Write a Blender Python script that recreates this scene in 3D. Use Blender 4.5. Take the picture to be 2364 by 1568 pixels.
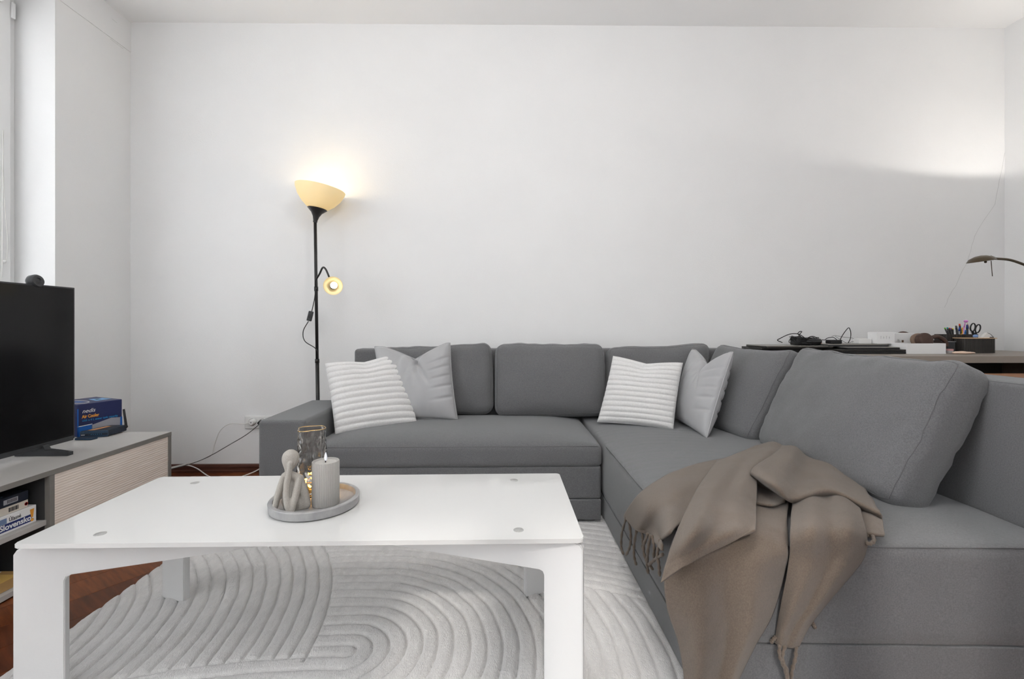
import bpy, bmesh, math, random
import numpy as np
from mathutils import Vector, Matrix, noise
random.seed(7)
S = bpy.context.scene
C = S.collection
for o in list(bpy.data.objects):
    bpy.data.objects.remove(o)

# ------------------------------------------------------------------ camera
CAMH, F, TH, HORI = 0.90, 1051.0, math.radians(1.15), 752.0
cd = bpy.data.cameras.new('camera')
cam = bpy.data.objects.new('camera', cd)
C.objects.link(cam)
cd.sensor_fit = 'HORIZONTAL'
cd.sensor_width = 36.0
cd.lens = 36.0 * F / 2364.0
cd.shift_y = -(784.0 - HORI) / 2364.0
cd.clip_start = 0.02
cam.location = (0, 0, CAMH)
cam.rotation_euler = (math.radians(90), 0, -TH)
S.camera = cam

# ------------------------------------------------------------------ world, sun, exposure
W = bpy.data.worlds.new('sky')
S.world = W
W.use_nodes = True
W.node_tree.nodes['Background'].inputs[0].default_value = (0.95, 0.978, 1.0, 1)
W.node_tree.nodes['Background'].inputs[1].default_value = 5.0

def portal(name, loc, rot, sx, sy):
    l = bpy.data.lights.new(name, 'AREA')
    l.shape = 'RECTANGLE'; l.size = sx; l.size_y = sy
    l.cycles.is_portal = True
    o = bpy.data.objects.new(name, l)
    o.location = loc; o.rotation_euler = rot
    C.objects.link(o)
# sun low behind the camera, coming through the big window at the viewer's back
sl = bpy.data.lights.new('sun', 'SUN')
sl.energy = 1.25; sl.angle = math.radians(2.2); sl.color = (1.0, 0.95, 0.89)
so = bpy.data.objects.new('sun', sl)
so.rotation_euler = (math.radians(50), 0, math.radians(-3))
so.location = (0, -4, 4)
C.objects.link(so)
WLY0, WLY1, WLZ0, WLZ1 = 1.42, 2.37, 0.72, 2.578       # window opening in the left wall
BDY0, BDY1, BDZ0 = -0.98, 1.02, 0.05                    # unseen balcony door opening, added nearer the viewer for more side light
WRX0, WRX1, WRZ0, WRZ1 = -0.55, 1.15, 1.15, 2.55       # window opening in the wall behind the viewer
XL, XR, YB, YF, ZC = -2.285, 3.20, 2.84, -1.05, 2.78
portal('sky_portal_left', (-2.60, (WLY0+WLY1)/2, (WLZ0+WLZ1)/2), (0, math.radians(-90), 0), WLZ1-WLZ0, WLY1-WLY0)
portal('sky_portal_added_door', (-2.60, (BDY0+BDY1)/2, (BDZ0+WLZ1)/2), (0, math.radians(-90), 0), WLZ1-BDZ0, BDY1-BDY0)
portal('sky_portal_rear', ((WRX0+WRX1)/2, YF-0.32, (WRZ0+WRZ1)/2), (math.radians(90), 0, 0), WRX1-WRX0, WRZ1-WRZ0)
S.view_settings.view_transform = 'Standard'
S.view_settings.look = 'None'
S.view_settings.gamma = 1.0
S.view_settings.use_curve_mapping = False
S.view_settings.exposure = 0.0
try:
    S.cycles.max_bounces = 8; S.cycles.diffuse_bounces = 4; S.cycles.glossy_bounces = 2; S.cycles.transmission_bounces = 8
    S.cycles.transparent_max_bounces = 8
    S.cycles.use_adaptive_sampling = True; S.cycles.adaptive_threshold = 0.22; S.cycles.adaptive_min_samples = 16
    S.cycles.sample_clamp_indirect = 6.0
except Exception:
    pass

# ------------------------------------------------------------------ point helpers (pixel + real plane -> point of the room)
FW = Vector((math.sin(TH), math.cos(TH), 0)); RT = Vector((math.cos(TH), -math.sin(TH), 0)); UP = Vector((0, 0, 1))
CP = Vector((0, 0, CAMH))
def ray(px, py): return FW + RT*((px-1182.0)/F) + UP*((HORI-py)/F)
def oz(px, py, z): d = ray(px, py); return CP + d*((z-CAMH)/d.z)
def oy(px, py, y): d = ray(px, py); return CP + d*(y/d.y)
def ox(px, py, x): d = ray(px, py); return CP + d*(x/d.x)

# ------------------------------------------------------------------ materials
MATS = {}
def srgb(r, g, b):
    f = lambda c: (c/255/12.92) if c/255 <= 0.04045 else ((c/255+0.055)/1.055)**2.4
    return (f(r), f(g), f(b), 1)
def mat(name, col, rough=0.6, metal=0.0, var=0.0, vscale=20.0, bump=0.0, bscale=200.0, stretch=(1, 1, 1),
        sheen=0.0, spec=0.5, coat=0.0, col2=None, detail=4.0, trans=0.0, ior=1.45, emit=None, estr=0.0, bdist=0.002):
    if name in MATS: return MATS[name]
    m = bpy.data.materials.new(name); m.use_nodes = True
    nt = m.node_tree; b = nt.nodes['Principled BSDF']
    b.inputs['Base Color'].default_value = col
    b.inputs['Roughness'].default_value = rough
    b.inputs['Metallic'].default_value = metal
    b.inputs['Specular IOR Level'].default_value = spec
    b.inputs['Coat Weight'].default_value = coat
    b.inputs['IOR'].default_value = ior
    b.inputs['Transmission Weight'].default_value = trans
    b.inputs['Sheen Weight'].default_value = sheen
    b.inputs['Sheen Roughness'].default_value = 0.5
    b.inputs['Sheen Tint'].default_value = (0.96, 0.98, 1.0, 1)
    if emit:
        b.inputs['Emission Color'].default_value = emit
        b.inputs['Emission Strength'].default_value = estr
    tc = nt.nodes.new('ShaderNodeTexCoord')
    mp = nt.nodes.new('ShaderNodeMapping'); mp.inputs['Scale'].default_value = stretch
    nt.links.new(tc.outputs['Object'], mp.inputs['Vector'])
    if var or col2:
        n = nt.nodes.new('ShaderNodeTexNoise'); n.inputs['Scale'].default_value = vscale; n.inputs['Detail'].default_value = detail
        nt.links.new(mp.outputs['Vector'], n.inputs['Vector'])
        r = nt.nodes.new('ShaderNodeValToRGB')
        r.color_ramp.elements[0].position = 0.3; r.color_ramp.elements[1].position = 0.7
        if col2:
            a, c2 = col, col2
        else:
            a = tuple(min(1, c*(1-var)) for c in col[:3]) + (1,)
            c2 = tuple(min(1, c*(1+var)) for c in col[:3]) + (1,)
        r.color_ramp.elements[0].color = a; r.color_ramp.elements[1].color = c2
        nt.links.new(n.outputs['Fac'], r.inputs['Fac'])
        nt.links.new(r.outputs['Color'], b.inputs['Base Color'])
    if bump:
        n2 = nt.nodes.new('ShaderNodeTexNoise'); n2.inputs['Scale'].default_value = bscale; n2.inputs['Detail'].default_value = 3
        nt.links.new(mp.outputs['Vector'], n2.inputs['Vector'])
        bp = nt.nodes.new('ShaderNodeBump'); bp.inputs['Strength'].default_value = bump; bp.inputs['Distance'].default_value = bdist
        nt.links.new(n2.outputs['Fac'], bp.inputs['Height'])
        nt.links.new(bp.outputs['Normal'], b.inputs['Normal'])
    MATS[name] = m
    return m

M_WALL = mat('wall_paint', (0.83, 0.83, 0.83, 1), 0.85, var=0.012, vscale=3, bump=0.25, bscale=260, spec=0.2)
M_CEIL = mat('ceiling_paint', (0.93, 0.93, 0.93, 1), 0.9, bump=0.1, bscale=150, spec=0.2)
M_PVC = mat('white_window_plastic', (0.82, 0.82, 0.82, 1), 0.35)
M_WOOD = mat('dark_red_brown_parquet', srgb(84, 44, 24), 0.38, stretch=(1, 9, 1), vscale=7, col2=srgb(122, 64, 34), bump=0.05, bscale=60, detail=8)
M_WOODB = mat('brown_parquet_deep', srgb(70, 36, 20), 0.38, stretch=(1, 9, 1), vscale=6, col2=srgb(108, 56, 30), bump=0.05, bscale=60, detail=8)
M_WOODC = mat('brown_parquet_light', srgb(96, 52, 28), 0.38, stretch=(1, 9, 1), vscale=8, col2=srgb(132, 74, 40), bump=0.05, bscale=60, detail=8)
M_BASEB = mat('brown_baseboard', srgb(72, 42, 32), 0.4, stretch=(1, 8, 8), vscale=9, col2=srgb(96, 60, 48))
M_SOFA = mat('dark_grey_velour', (0.150, 0.150, 0.154, 1), 0.9, var=0.17, vscale=300, bump=0.6, bscale=900, sheen=0.30, spec=0.12, detail=3)
M_SEAM = mat('dark_grey_seam', (0.135, 0.135, 0.138, 1), 0.9, spec=0.1)
M_RIB = mat('white_plush', (0.88, 0.87, 0.86, 1), 0.95, var=0.05, vscale=150, bump=1.0, bscale=420, sheen=0.4, spec=0.1, bdist=0.004)
M_SATIN = mat('silver_grey_satin', (0.37, 0.37, 0.378, 1), 0.36, var=0.05, vscale=9, bump=0.15, bscale=20, sheen=0.3, spec=0.5)
M_RUG = mat('pale_grey_plush_rug', (0.73, 0.715, 0.705, 1), 0.95, var=0.06, vscale=45, bump=0.75, bscale=420, stretch=(1, 0.4, 1), sheen=0.3, spec=0.1, bdist=0.004, detail=8)
M_BLANKET = mat('taupe_wool', (0.172, 0.134, 0.105, 1), 0.95, var=0.16, vscale=420, bump=0.6, bscale=1300, sheen=0.25, spec=0.08, bdist=0.003, detail=3, stretch=(1, 1, 0.6))
M_GLASSW = mat('white_back_painted_glass', (0.69, 0.69, 0.68, 1), 0.08, spec=0.5, coat=0.3)
M_WMETAL = mat('white_powder_coat', (0.74, 0.74, 0.74, 1), 0.42, bump=0.08, bscale=300)
M_STEEL = mat('brushed_steel', (0.55, 0.55, 0.54, 1), 0.35, metal=0.6, stretch=(1, 14, 1), var=0.2, vscale=300)
M_CONS = mat('warm_grey_laminate', (0.46, 0.445, 0.43, 1), 0.5, var=0.03, vscale=6)
M_CONSE = mat('grey_laminate_edge', (0.21, 0.20, 0.187, 1), 0.5, var=0.05, vscale=30)
M_CONSI = mat('dark_grey_cabinet_inside', (0.045, 0.045, 0.047, 1), 0.55)
M_DOOR = mat('pale_grooved_wood', srgb(230, 216, 203), 0.5, stretch=(1, 1.6, 30), vscale=6, col2=srgb(243, 233, 224), bump=0.2, bscale=8, detail=5)
M_BLACK = mat('black_plastic', (0.012, 0.012, 0.013, 1), 0.4)
M_SCREEN = mat('black_screen_glass', (0.006, 0.006, 0.0065, 1), 0.16, spec=0.35)
M_DGREY = mat('dark_grey_plastic', (0.035, 0.037, 0.04, 1), 0.45)
M_LAMPB = mat('black_lamp_metal', (0.018, 0.017, 0.017, 1), 0.38, spec=0.5)
M_WPLAST = mat('white_plastic', (0.78, 0.78, 0.77, 1), 0.4)
M_CORDW = mat('white_cord', (0.72, 0.71, 0.69, 1), 0.5)
M_CORDG = mat('grey_cord', (0.10, 0.10, 0.10, 1), 0.5)
M_BLUE = mat('navy_box_print', srgb(40, 47, 88), 0.45, var=0.08, vscale=8)
M_BLUE2 = mat('bright_blue_print', srgb(30, 92, 170), 0.45)
M_SKYB = mat('light_blue_print', srgb(120, 176, 224), 0.45, var=0.25, vscale=40)
M_ORANGE = mat('orange_print', srgb(232, 160, 62), 0.5)
M_CYAN = mat('cyan_print', srgb(34, 140, 205), 0.5)
M_WHITEP = mat('white_print', (0.85, 0.85, 0.85, 1), 0.5)
M_GREYP = mat('grey_print', srgb(160, 160, 168), 0.5)
M_ROUTER = mat('blue_black_plastic', srgb(22, 32, 46), 0.4)
M_ROUTERF = mat('blue_grey_plastic', srgb(32, 54, 76), 0.35)
M_TRAY = mat('grey_marble', (0.40, 0.395, 0.39, 1), 0.35, vscale=14, col2=(0.25, 0.25, 0.26, 1), detail=10, stretch=(2.2, .6, 1))
M_STONE = mat('grey_stoneware', (0.40, 0.375, 0.34, 1), 0.8, var=0.12, vscale=500, bump=0.3, bscale=700)
M_CANDLE = mat('taupe_grey_wax', (0.42, 0.405, 0.385, 1), 0.55)
M_CANDLET = mat('pale_wax_top', (0.52, 0.50, 0.47, 1), 0.35)
M_FLAME = mat('led_flame_plastic', (0.85, 0.87, 0.95, 1), 0.3, emit=(0.85, 0.9, 1, 1), estr=0.25)
M_GLASS = mat('smoked_rippled_glass', (0.86, 0.84, 0.82, 1), 0.03, trans=1.0, ior=1.45)
M_GOLD = mat('gold_rim', srgb(215, 180, 120), 0.25, metal=0.9)
M_AMBER = mat('amber_light', (1, 0.55, 0.1, 1), 0.4, emit=(1.0, 0.52, 0.08, 1), estr=45.0)
M_BRONZE = mat('dark_bronze', srgb(92, 82, 68), 0.3, metal=0.8)
M_DESK = mat('taupe_desk_laminate', srgb(150, 141, 132), 0.45, var=0.03, vscale=8)
M_SILVER = mat('silver_aluminium', srgb(150, 147, 142), 0.35, metal=0.5)
M_LAPD = mat('dark_laptop_shell', srgb(48, 46, 44), 0.4, metal=0.2)
M_BROWN = mat('dark_brown_leather', srgb(74, 54, 46), 0.55, var=0.1, vscale=60)
M_BROWN2 = mat('light_brown_leather', srgb(126, 104, 88), 0.6)
M_ORG = mat('black_ribbed_plastic', srgb(44, 41, 38), 0.45)
M_BAMBOO = mat('light_wood_lid', srgb(214, 180, 140), 0.5)
M_PINKC = mat('pale_peach_clay', srgb(236, 208, 188), 0.7)
M_TAN = mat('tan_cardboard', srgb(176, 142, 92), 0.7, var=0.06, vscale=12)
M_TAPE = mat('yellow_tan_tape', srgb(204, 168, 96), 0.35)
M_CRACK = mat('hairline_crack', (0.50, 0.50, 0.50, 1), 0.9)
def colm(n, r, g, b, rough=0.45): return mat(n, srgb(r, g, b), rough)

def thin_glass(name):
    m = bpy.data.materials.new(name); m.use_nodes = True
    nt = m.node_tree; nt.nodes.clear()
    out = nt.nodes.new('ShaderNodeOutputMaterial'); mx = nt.nodes.new('ShaderNodeMixShader')
    t = nt.nodes.new('ShaderNodeBsdfTransparent'); g = nt.nodes.new('ShaderNodeBsdfGlossy')
    g.inputs['Roughness'].default_value = 0.02
    mx.inputs[0].default_value = 0.06
    nt.links.new(t.outputs[0], mx.inputs[1]); nt.links.new(g.outputs[0], mx.inputs[2]); nt.links.new(mx.outputs[0], out.inputs[0])
    return m
M_PANE = thin_glass('window_pane_glass')
def shade_mat(name, col, fac=0.6):
    m = bpy.data.materials.new(name); m.use_nodes = True
    nt = m.node_tree; nt.nodes.clear()
    out = nt.nodes.new('ShaderNodeOutputMaterial'); mx = nt.nodes.new('ShaderNodeMixShader')
    d = nt.nodes.new('ShaderNodeBsdfDiffuse'); t = nt.nodes.new('ShaderNodeBsdfTranslucent')
    d.inputs[0].default_value = col; t.inputs[0].default_value = col; mx.inputs[0].default_value = fac
    nt.links.new(d.outputs[0], mx.inputs[1]); nt.links.new(t.outputs[0], mx.inputs[2]); nt.links.new(mx.outputs[0], out.inputs[0])
    return m
M_SHADE = shade_mat('cream_translucent_shade', (0.94, 0.86, 0.64, 1), 0.34)
M_BULB = mat('glowing_bulb', (1, 0.9, 0.7, 1), 0.4, emit=(1.0, 0.86, 0.6, 1), estr=6.0)

# ------------------------------------------------------------------ mesh helpers
def link(name, me, m=None, parent=None, smooth=False):
    o = bpy.data.objects.new(name, me)
    C.objects.link(o)
    if m is not None: me.materials.append(m)
    if smooth:
        me.polygons.foreach_set('use_smooth', [True]*len(me.polygons)); me.update()
    if parent is not None:
        o.parent = parent
        o.location = -PB(parent)
    return o
def PB(p):
    v = Vector((0, 0, 0))
    while p is not None:
        v = v + p.location; p = p.parent
    return v
def tag(o, label, cat, group=None, kind=None):
    o['label'] = label; o['category'] = cat
    if group: o['group'] = group
    if kind: o['kind'] = kind
    return o
def struct(o):
    o['kind'] = 'structure'; return o
def thing(name, label, cat, loc, group=None):
    o = bpy.data.objects.new(name, None); C.objects.link(o)
    o.location = loc; o.empty_display_size = 0.05
    return tag(o, label, cat, group)
def mk(name, vs, fs, m, parent=None, smooth=False):
    me = bpy.data.meshes.new(name)
    me.from_pydata([tuple(v) for v in vs], [], fs); me.update()
    return link(name, me, m, parent, smooth)
def bm_obj(name, bm, m, parent=None, smooth=False):
    me = bpy.data.meshes.new(name); bm.normal_update(); bm.to_mesh(me); bm.free()
    return link(name, me, m, parent, smooth)
def bm_box(bm, lo, hi, bevel=0.0, seg=2, M=None):
    r = bmesh.ops.create_cube(bm, size=1.0)
    c = [(lo[i]+hi[i])/2 for i in range(3)]; s = [hi[i]-lo[i] for i in range(3)]
    for v in r['verts']: v.co = Vector((c[0]+v.co.x*s[0], c[1]+v.co.y*s[1], c[2]+v.co.z*s[2]))
    vs = r['verts']
    if bevel > 0:
        es = list({e for v in vs for e in v.link_edges})
        q = bmesh.ops.bevel(bm, geom=es, offset=min(bevel, min(s)*0.49), segments=seg, profile=0.5, affect='EDGES')
        vs = list({v for f in q['faces'] for v in f.verts} | {v for v in vs if v.is_valid})
    if M is not None:
        for v in vs: v.co = M @ v.co
def box(name, lo, hi, m, parent=None, bevel=0.0, seg=2, M=None, wn=False):
    bm = bmesh.new(); bm_box(bm, lo, hi, bevel, seg, M)
    o = bm_obj(name, bm, m, parent, smooth=wn)
    if wn:
        w = o.modifiers.new('wn', 'WEIGHTED_NORMAL'); w.keep_sharp = False
    return o
def boxes(name, L, m, parent=None, bevel=0.0):
    bm = bmesh.new()
    for lo, hi in L: bm_box(bm, lo, hi, bevel)
    return bm_obj(name, bm, m, parent)
def prism(name, poly, z0, z1, m, parent=None, M=None):
    n = len(poly)
    vs = [Vector((p[0], p[1], z0)) for p in poly]+[Vector((p[0], p[1], z1)) for p in poly]
    if M is not None: vs = [M @ v for v in vs]
    fs = [list(range(n))[::-1], list(range(n, 2*n))]+[[i, (i+1) % n, n+(i+1) % n, n+i] for i in range(n)]
    return mk(name, vs, fs, m, parent)
def smoothpts(pts, k=6, cyclic=False):
    P = [Vector(p) for p in pts]; out = []; n = len(P)
    rng = n if cyclic else n-1
    for i in range(rng):
        if cyclic: a, b, c, d = P[i-1], P[i], P[(i+1) % n], P[(i+2) % n]
        else:
            b, c = P[i], P[i+1]
            a = P[i-1] if i > 0 else b*2-c
            d = P[i+2] if i+2 < n else c*2-b
        for j in range(k):
            t = j/k
            out.append(0.5*((2*b)+(c-a)*t+(2*a-5*b+4*c-d)*t*t+(3*b-a-3*c+d)*t**3))
    if not cyclic: out.append(P[-1])
    return out
def tube_geo(pts, r, n=8, cyclic=False):
    P = [Vector(p) for p in pts]; N = len(P)
    R = r if isinstance(r, (list, tuple)) else [r]*N
    vs, fs = [], []
    up = None
    for i in range(N):
        if cyclic: t = (P[(i+1) % N]-P[i-1])
        else: t = P[min(i+1, N-1)]-P[max(i-1, 0)]
        if t.length < 1e-9: t = Vector((0, 0, 1))
        t.normalize()
        if up is None:
            up = Vector((0, 0, 1)) if abs(t.z) < 0.9 else Vector((1, 0, 0))
        a = up-t*up.dot(t)
        if a.length < 1e-6: a = t.orthogonal()
        a.normalize(); up = a; b = t.cross(a)
        for j in range(n):
            an = 2*math.pi*j/n
            vs.append(P[i]+(a*math.cos(an)+b*math.sin(an))*R[i])
    for i in range(N if cyclic else N-1):
        for j in range(n):
            i2 = (i+1) % N
            fs.append([i*n+j, i*n+(j+1) % n, i2*n+(j+1) % n, i2*n+j])
    if not cyclic:
        fs.append(list(range(n))[::-1]); fs.append([(N-1)*n+j for j in range(n)])
    return vs, fs
def tube(name, pts, r, m, parent=None, n=8, cyclic=False, k=6):
    Q = smoothpts(pts, k, cyclic) if k > 1 else [Vector(p) for p in pts]
    if isinstance(r, (list, tuple)):
        rr = [r[min(int(i/max(k, 1)), len(r)-1)]*(1-(i/max(k, 1)) % 1)+r[min(int(i/max(k, 1))+1, len(r)-1)]*((i/max(k, 1)) % 1) for i in range(len(Q))]
    else: rr = r
    vs, fs = tube_geo(Q, rr, n, cyclic)
    return mk(name, vs, fs, m, parent, smooth=True)
def lathe(name, prof, m, parent=None, c=(0, 0, 0), n=32, M=None, smooth=True):
    vs, fs = [], []
    for (r, z) in prof:
        for j in range(n):
            a = 2*math.pi*j/n
            v = Vector((r*math.cos(a), r*math.sin(a), z))
            if M is not None: v = M @ v
            vs.append(v+Vector(c))
    K = len(prof)
    for i in range(K-1):
        for j in range(n):
            fs.append([i*n+j, i*n+(j+1) % n, (i+1)*n+(j+1) % n, (i+1)*n+j])
    if prof[0][0] > 1e-5: fs.append(list(range(n))[::-1])
    if prof[-1][0] > 1e-5: fs.append([(K-1)*n+j for j in range(n)])
    o = mk(name, vs, fs, m, parent, smooth=smooth)
    if smooth: o.data.set_sharp_from_angle(angle=math.radians(40))
    return o
def ball(name, c, r, m, parent=None, sc=(1, 1, 1), seg=20):
    bm = bmesh.new(); bmesh.ops.create_uvsphere(bm, u_segments=seg, v_segments=seg//2+2, radius=r)
    for v in bm.verts: v.co = Vector((v.co.x*sc[0], v.co.y*sc[1], v.co.z*sc[2]))+Vector(c)
    return bm_obj(name, bm, m, parent, smooth=True)
def text(name, s, size, org, xd, yd, m, parent=None, ext=0.0004, shear=0.0, bold=0.0, width=None):
    cu = bpy.data.curves.new(name, 'FONT'); cu.body = s; cu.size = size; cu.extrude = ext; cu.shear = shear; cu.offset = bold
    cu.resolution_u = 4
    t = bpy.data.objects.new(name+'_tmp', cu); C.objects.link(t)
    dg = bpy.context.evaluated_depsgraph_get(); dg.update()
    me = bpy.data.meshes.new_from_object(t.evaluated_get(dg))
    bpy.data.objects.remove(t)
    xd = Vector(xd).normalized(); yd = Vector(yd); yd = (yd-xd*yd.dot(xd)).normalized(); zd = xd.cross(yd)
    sx = 1.0
    if width:
        w = max(v.co.x for v in me.vertices); sx = width/w
    org = Vector(org)
    for v in me.vertices: v.co = org+xd*v.co.x*sx+yd*v.co.y+zd*v.co.z
    me.materials.clear()
    return link(name, me, m, parent)
def cubegrid(nx, ny, nz):
    """surface of a cube as a welded grid -> list of (s,t,w), faces"""
    idx, vs, fs = {}, [], []
    def vid(a, b, c):
        k = (round(a, 5), round(b, 5), round(c, 5))
        if k not in idx: idx[k] = len(vs); vs.append((a, b, c))
        return idx[k]
    L = lambda n: [-1+2*i/n for i in range(n+1)]
    X, Y, Z = L(nx), L(ny), L(nz)
    for w, fl in ((-1, True), (1, False)):
        for i in range(nx):
            for j in range(ny):
                q = [vid(X[i], Y[j], w), vid(X[i+1], Y[j], w), vid(X[i+1], Y[j+1], w), vid(X[i], Y[j+1], w)]
                fs.append(q[::-1] if fl else q)
    for w, fl in ((-1, False), (1, True)):
        for i in range(nx):
            for j in range(nz):
                q = [vid(X[i], w, Z[j]), vid(X[i+1], w, Z[j]), vid(X[i+1], w, Z[j+1]), vid(X[i], w, Z[j+1])]
                fs.append(q[::-1] if fl else q)
    for w, fl in ((-1, True), (1, False)):
        for i in range(ny):
            for j in range(nz):
                q = [vid(w, Y[i], Z[j]), vid(w, Y[i+1], Z[j]), vid(w, Y[i+1], Z[j+1]), vid(w, Y[i], Z[j+1])]
                fs.append(q[::-1] if fl else q)
    return vs, fs
def rnd3(s, t, w, a, b, c, r):
    P = Vector((s*a, t*b, w*c))
    I = Vector((max(-a+r, min(a-r, P.x)), max(-b+r, min(b-r, P.y)), max(-c+r, min(c-r, P.z))))
    d = P-I
    if d.length > 1e-9: P = I+d.normalized()*r
    return P
def dens(x):  # denser rows near the ends
    return math.sin(x*math.pi/2)*0.35+x*0.65

def cushion(name, BL, BR, TR, TL, thick, m, parent=None, r=0.05, puff=0.03, wr=0.004, n=(36, 24, 8), seed=0, sag=0.0, label=None, cat=None, group=None, pinch=0.0):
    """box cushion: four corners of its front face, thickness going back"""
    BL, BR, TR, TL = map(Vector, (BL, BR, TR, TL))
    a = ((BR-BL).length+(TR-TL).length)/4; b = ((TL-BL).length+(TR-BR).length)/4; c = thick/2
    nrm = (BR-BL).cross(TL-BL).normalized()
    def fmap(s, t, w, noisy=True):
        P = rnd3(dens(s), dens(t), w, a, b, c, min(r, c*0.98))
        u, v, q = P.x/a, P.y/b, P.z/c
        U, V = (u+1)/2, (v+1)/2
        base = (BL*(1-U)+BR*U)*(1-V)+(TL*(1-U)+TR*U)*V
        pu = puff*(1-abs(u)**2.2)*(1-abs(v)**2.2)
        pos = base+nrm*((q-1)*c+pu*q)
        upd = ((TL-BL).normalized())
        pos = pos-upd*(sag*(1-u*u)*max(0, v)**2)
        if pinch:  # corners pulled in
            k = (abs(u)*abs(v))**4*pinch
            pos = pos-(BR-BL).normalized()*k*u-upd*k*v
        if noisy and wr:
            nn = noise.noise(pos*6+Vector((seed, 0, 0)))*wr*2.2
            e = max(abs(u), abs(v))**6
            nn += noise.noise(Vector((pos.x*16, pos.y*16, pos.z*30))+Vector((0, seed, 0)))*wr*(0.3+1.5*e)
            pos = pos+nrm*nn+upd*nn*0.3
        return pos
    vs, fs = cubegrid(*n)
    V = [fmap(*p) for p in vs]
    rr = thing(name, label, cat, (BL+BR)/2, group) if label else parent
    o = mk('cover' if label else name, V, fs, m, rr, smooth=True)
    loop = [(-1+2*i/24, -1) for i in range(24)]+[(1, -1+2*i/24) for i in range(24)]+[(1-2*i/24, 1) for i in range(24)]+[(-1, 1-2*i/24) for i in range(24)]
    pts = [fmap(s, t, 1) for s, t in loop]
    vs2, fs2 = tube_geo(pts, 0.0013, 6, True)
    mk('seam_piping', vs2, fs2, M_SEAM, rr, smooth=True)
    return rr

def pillow(name, BL, BR, TR, TL, thick, m, label, cat, group=None, ribs=0, ribh=0.008, bow=0.035, chop=0.0, chopx=0.0, wr=0.003, seed=0, piping=None, n=56):
    BL, BR, TR, TL = map(Vector, (BL, BR, TR, TL))
    nrm = (BR-BL).cross(TL-BL).normalized(); upd = ((TL-BL)+(TR-BR)).normalized(); rtd = ((BR-BL)+(TR-TL)).normalized()
    nv = max(n, ribs*10)
    def base(u, v):
        # bowed-in edges between the corner ears
        uu = u*(1-bow*2*(1-v*v)); vv = v*(1-bow*2*(1-u*u))
        U, V = (uu+1)/2, (vv+1)/2
        p = (BL*(1-U)+BR*U)*(1-V)+(TL*(1-U)+TR*U)*V
        if chop:
            k = (max(0, 1-abs(u-chopx)/0.85)**1.25)*max(0, (v+0.2)/1.2)**2.2
            p = p-upd*chop*k
        return p
    def surf(u, v, side):
        p = base(u, v)
        e = ((1-abs(u)**2.6)*(1-abs(v)**2.6))
        t = thick/2*max(0, e)**0.42
        if chop:
            t *= 1-0.55*math.exp(-((u-chopx)/0.30)**2)*max(0, v)**2
        d = 0
        if ribs:
            ph = (v+1)/2*ribs
            s_ = abs(math.sin(math.pi*ph))
            d = ribh*(s_**0.55-0.55)*(0.35+0.65*max(0, e)**0.25)
        if wr:
            q = p*9+Vector((seed*3.1, seed, 0))
            d += noise.noise(q)*wr*min(1, e*6)
            d += noise.noise(Vector((p.x*26, p.y*26, p.z*12))+Vector((seed, 0, 0)))*wr*0.5*min(1, e*6)
        if chop and not ribs:   # creases running out of the dent
            for (cx, sl, amp, wd) in ((chopx-0.10, 0.42, 0.020, 0.045), (chopx+0.10, -0.10, 0.013, 0.05), (chopx-0.02, 0.10, 0.010, 0.03), (chopx-0.30, -0.30, 0.010, 0.06), (chopx+0.2, -0.5, 0.008, 0.05)):
                L = (u-(cx+sl*(1-v)))/wd
                d -= amp*math.exp(-L*L)*max(0, min(1, (v+0.15)*1.3))*min(1, e*8)
            for kx in (0.62, 0.4, 0.15, -0.1, -0.4):
                L = (v-kx-0.22*(u-1))/0.035
                d -= 0.0075*math.exp(-L*L)*max(0, (u-0.35)/0.55)*min(1, e*8)
        return p+nrm*side*(t+d)
    vs, fs = [], []
    A = [dens(-1+2*i/n) for i in range(n+1)]; B = [-1+2*j/nv for j in range(nv+1)]
    for side in (1, -1):
        for j in range(nv+1):
            for i in range(n+1): vs.append(surf(A[i], B[j], side))
    off = (n+1)*(nv+1)
    for j in range(nv):
        for i in range(n):
            a = j*(n+1)+i
            fs.append([a, a+1, a+n+2, a+n+1]); fs.append([off+a, off+a+n+1, off+a+n+2, off+a+1])
    bm = bmesh.new(); bv = [bm.verts.new(v) for v in vs]
    for f in fs: bm.faces.new([bv[i] for i in f])
    # weld the rim: ribbed pillows get their scalloped edge closed by a strip
    rim = [i for i in range(n)]+[j*(n+1)+n for j in range(nv)]+[nv*(n+1)+i for i in range(n, 0, -1)]+[j*(n+1) for j in range(nv, 0, -1)]
    for k in range(len(rim)):
        a, b = rim[k], rim[(k+1) % len(rim)]
        try: bm.faces.new([bv[b], bv[a], bv[off+a], bv[off+b]])
        except Exception: pass
    bmesh.ops.remove_doubles(bm, verts=bm.verts, dist=1e-5)
    bmesh.ops.recalc_face_normals(bm, faces=bm.faces)
    root = thing(name, label, cat, (BL+BR)/2, group)
    bm_obj('cover', bm, m, root, smooth=True)
    loop = [(A[i], -1) for i in range(n)]+[(1, B[j]) for j in range(0, nv, 2)]+[(A[n-i], 1) for i in range(n)]+[(-1, B[nv-j]) for j in range(0, nv, 2)]
    pts = [base(u, v) for u, v in loop]
    if piping:
        v2, f2 = tube_geo(pts, 0.0035, 6, True); mk('piping', v2, f2, piping, root, smooth=True)
    return root

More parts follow.
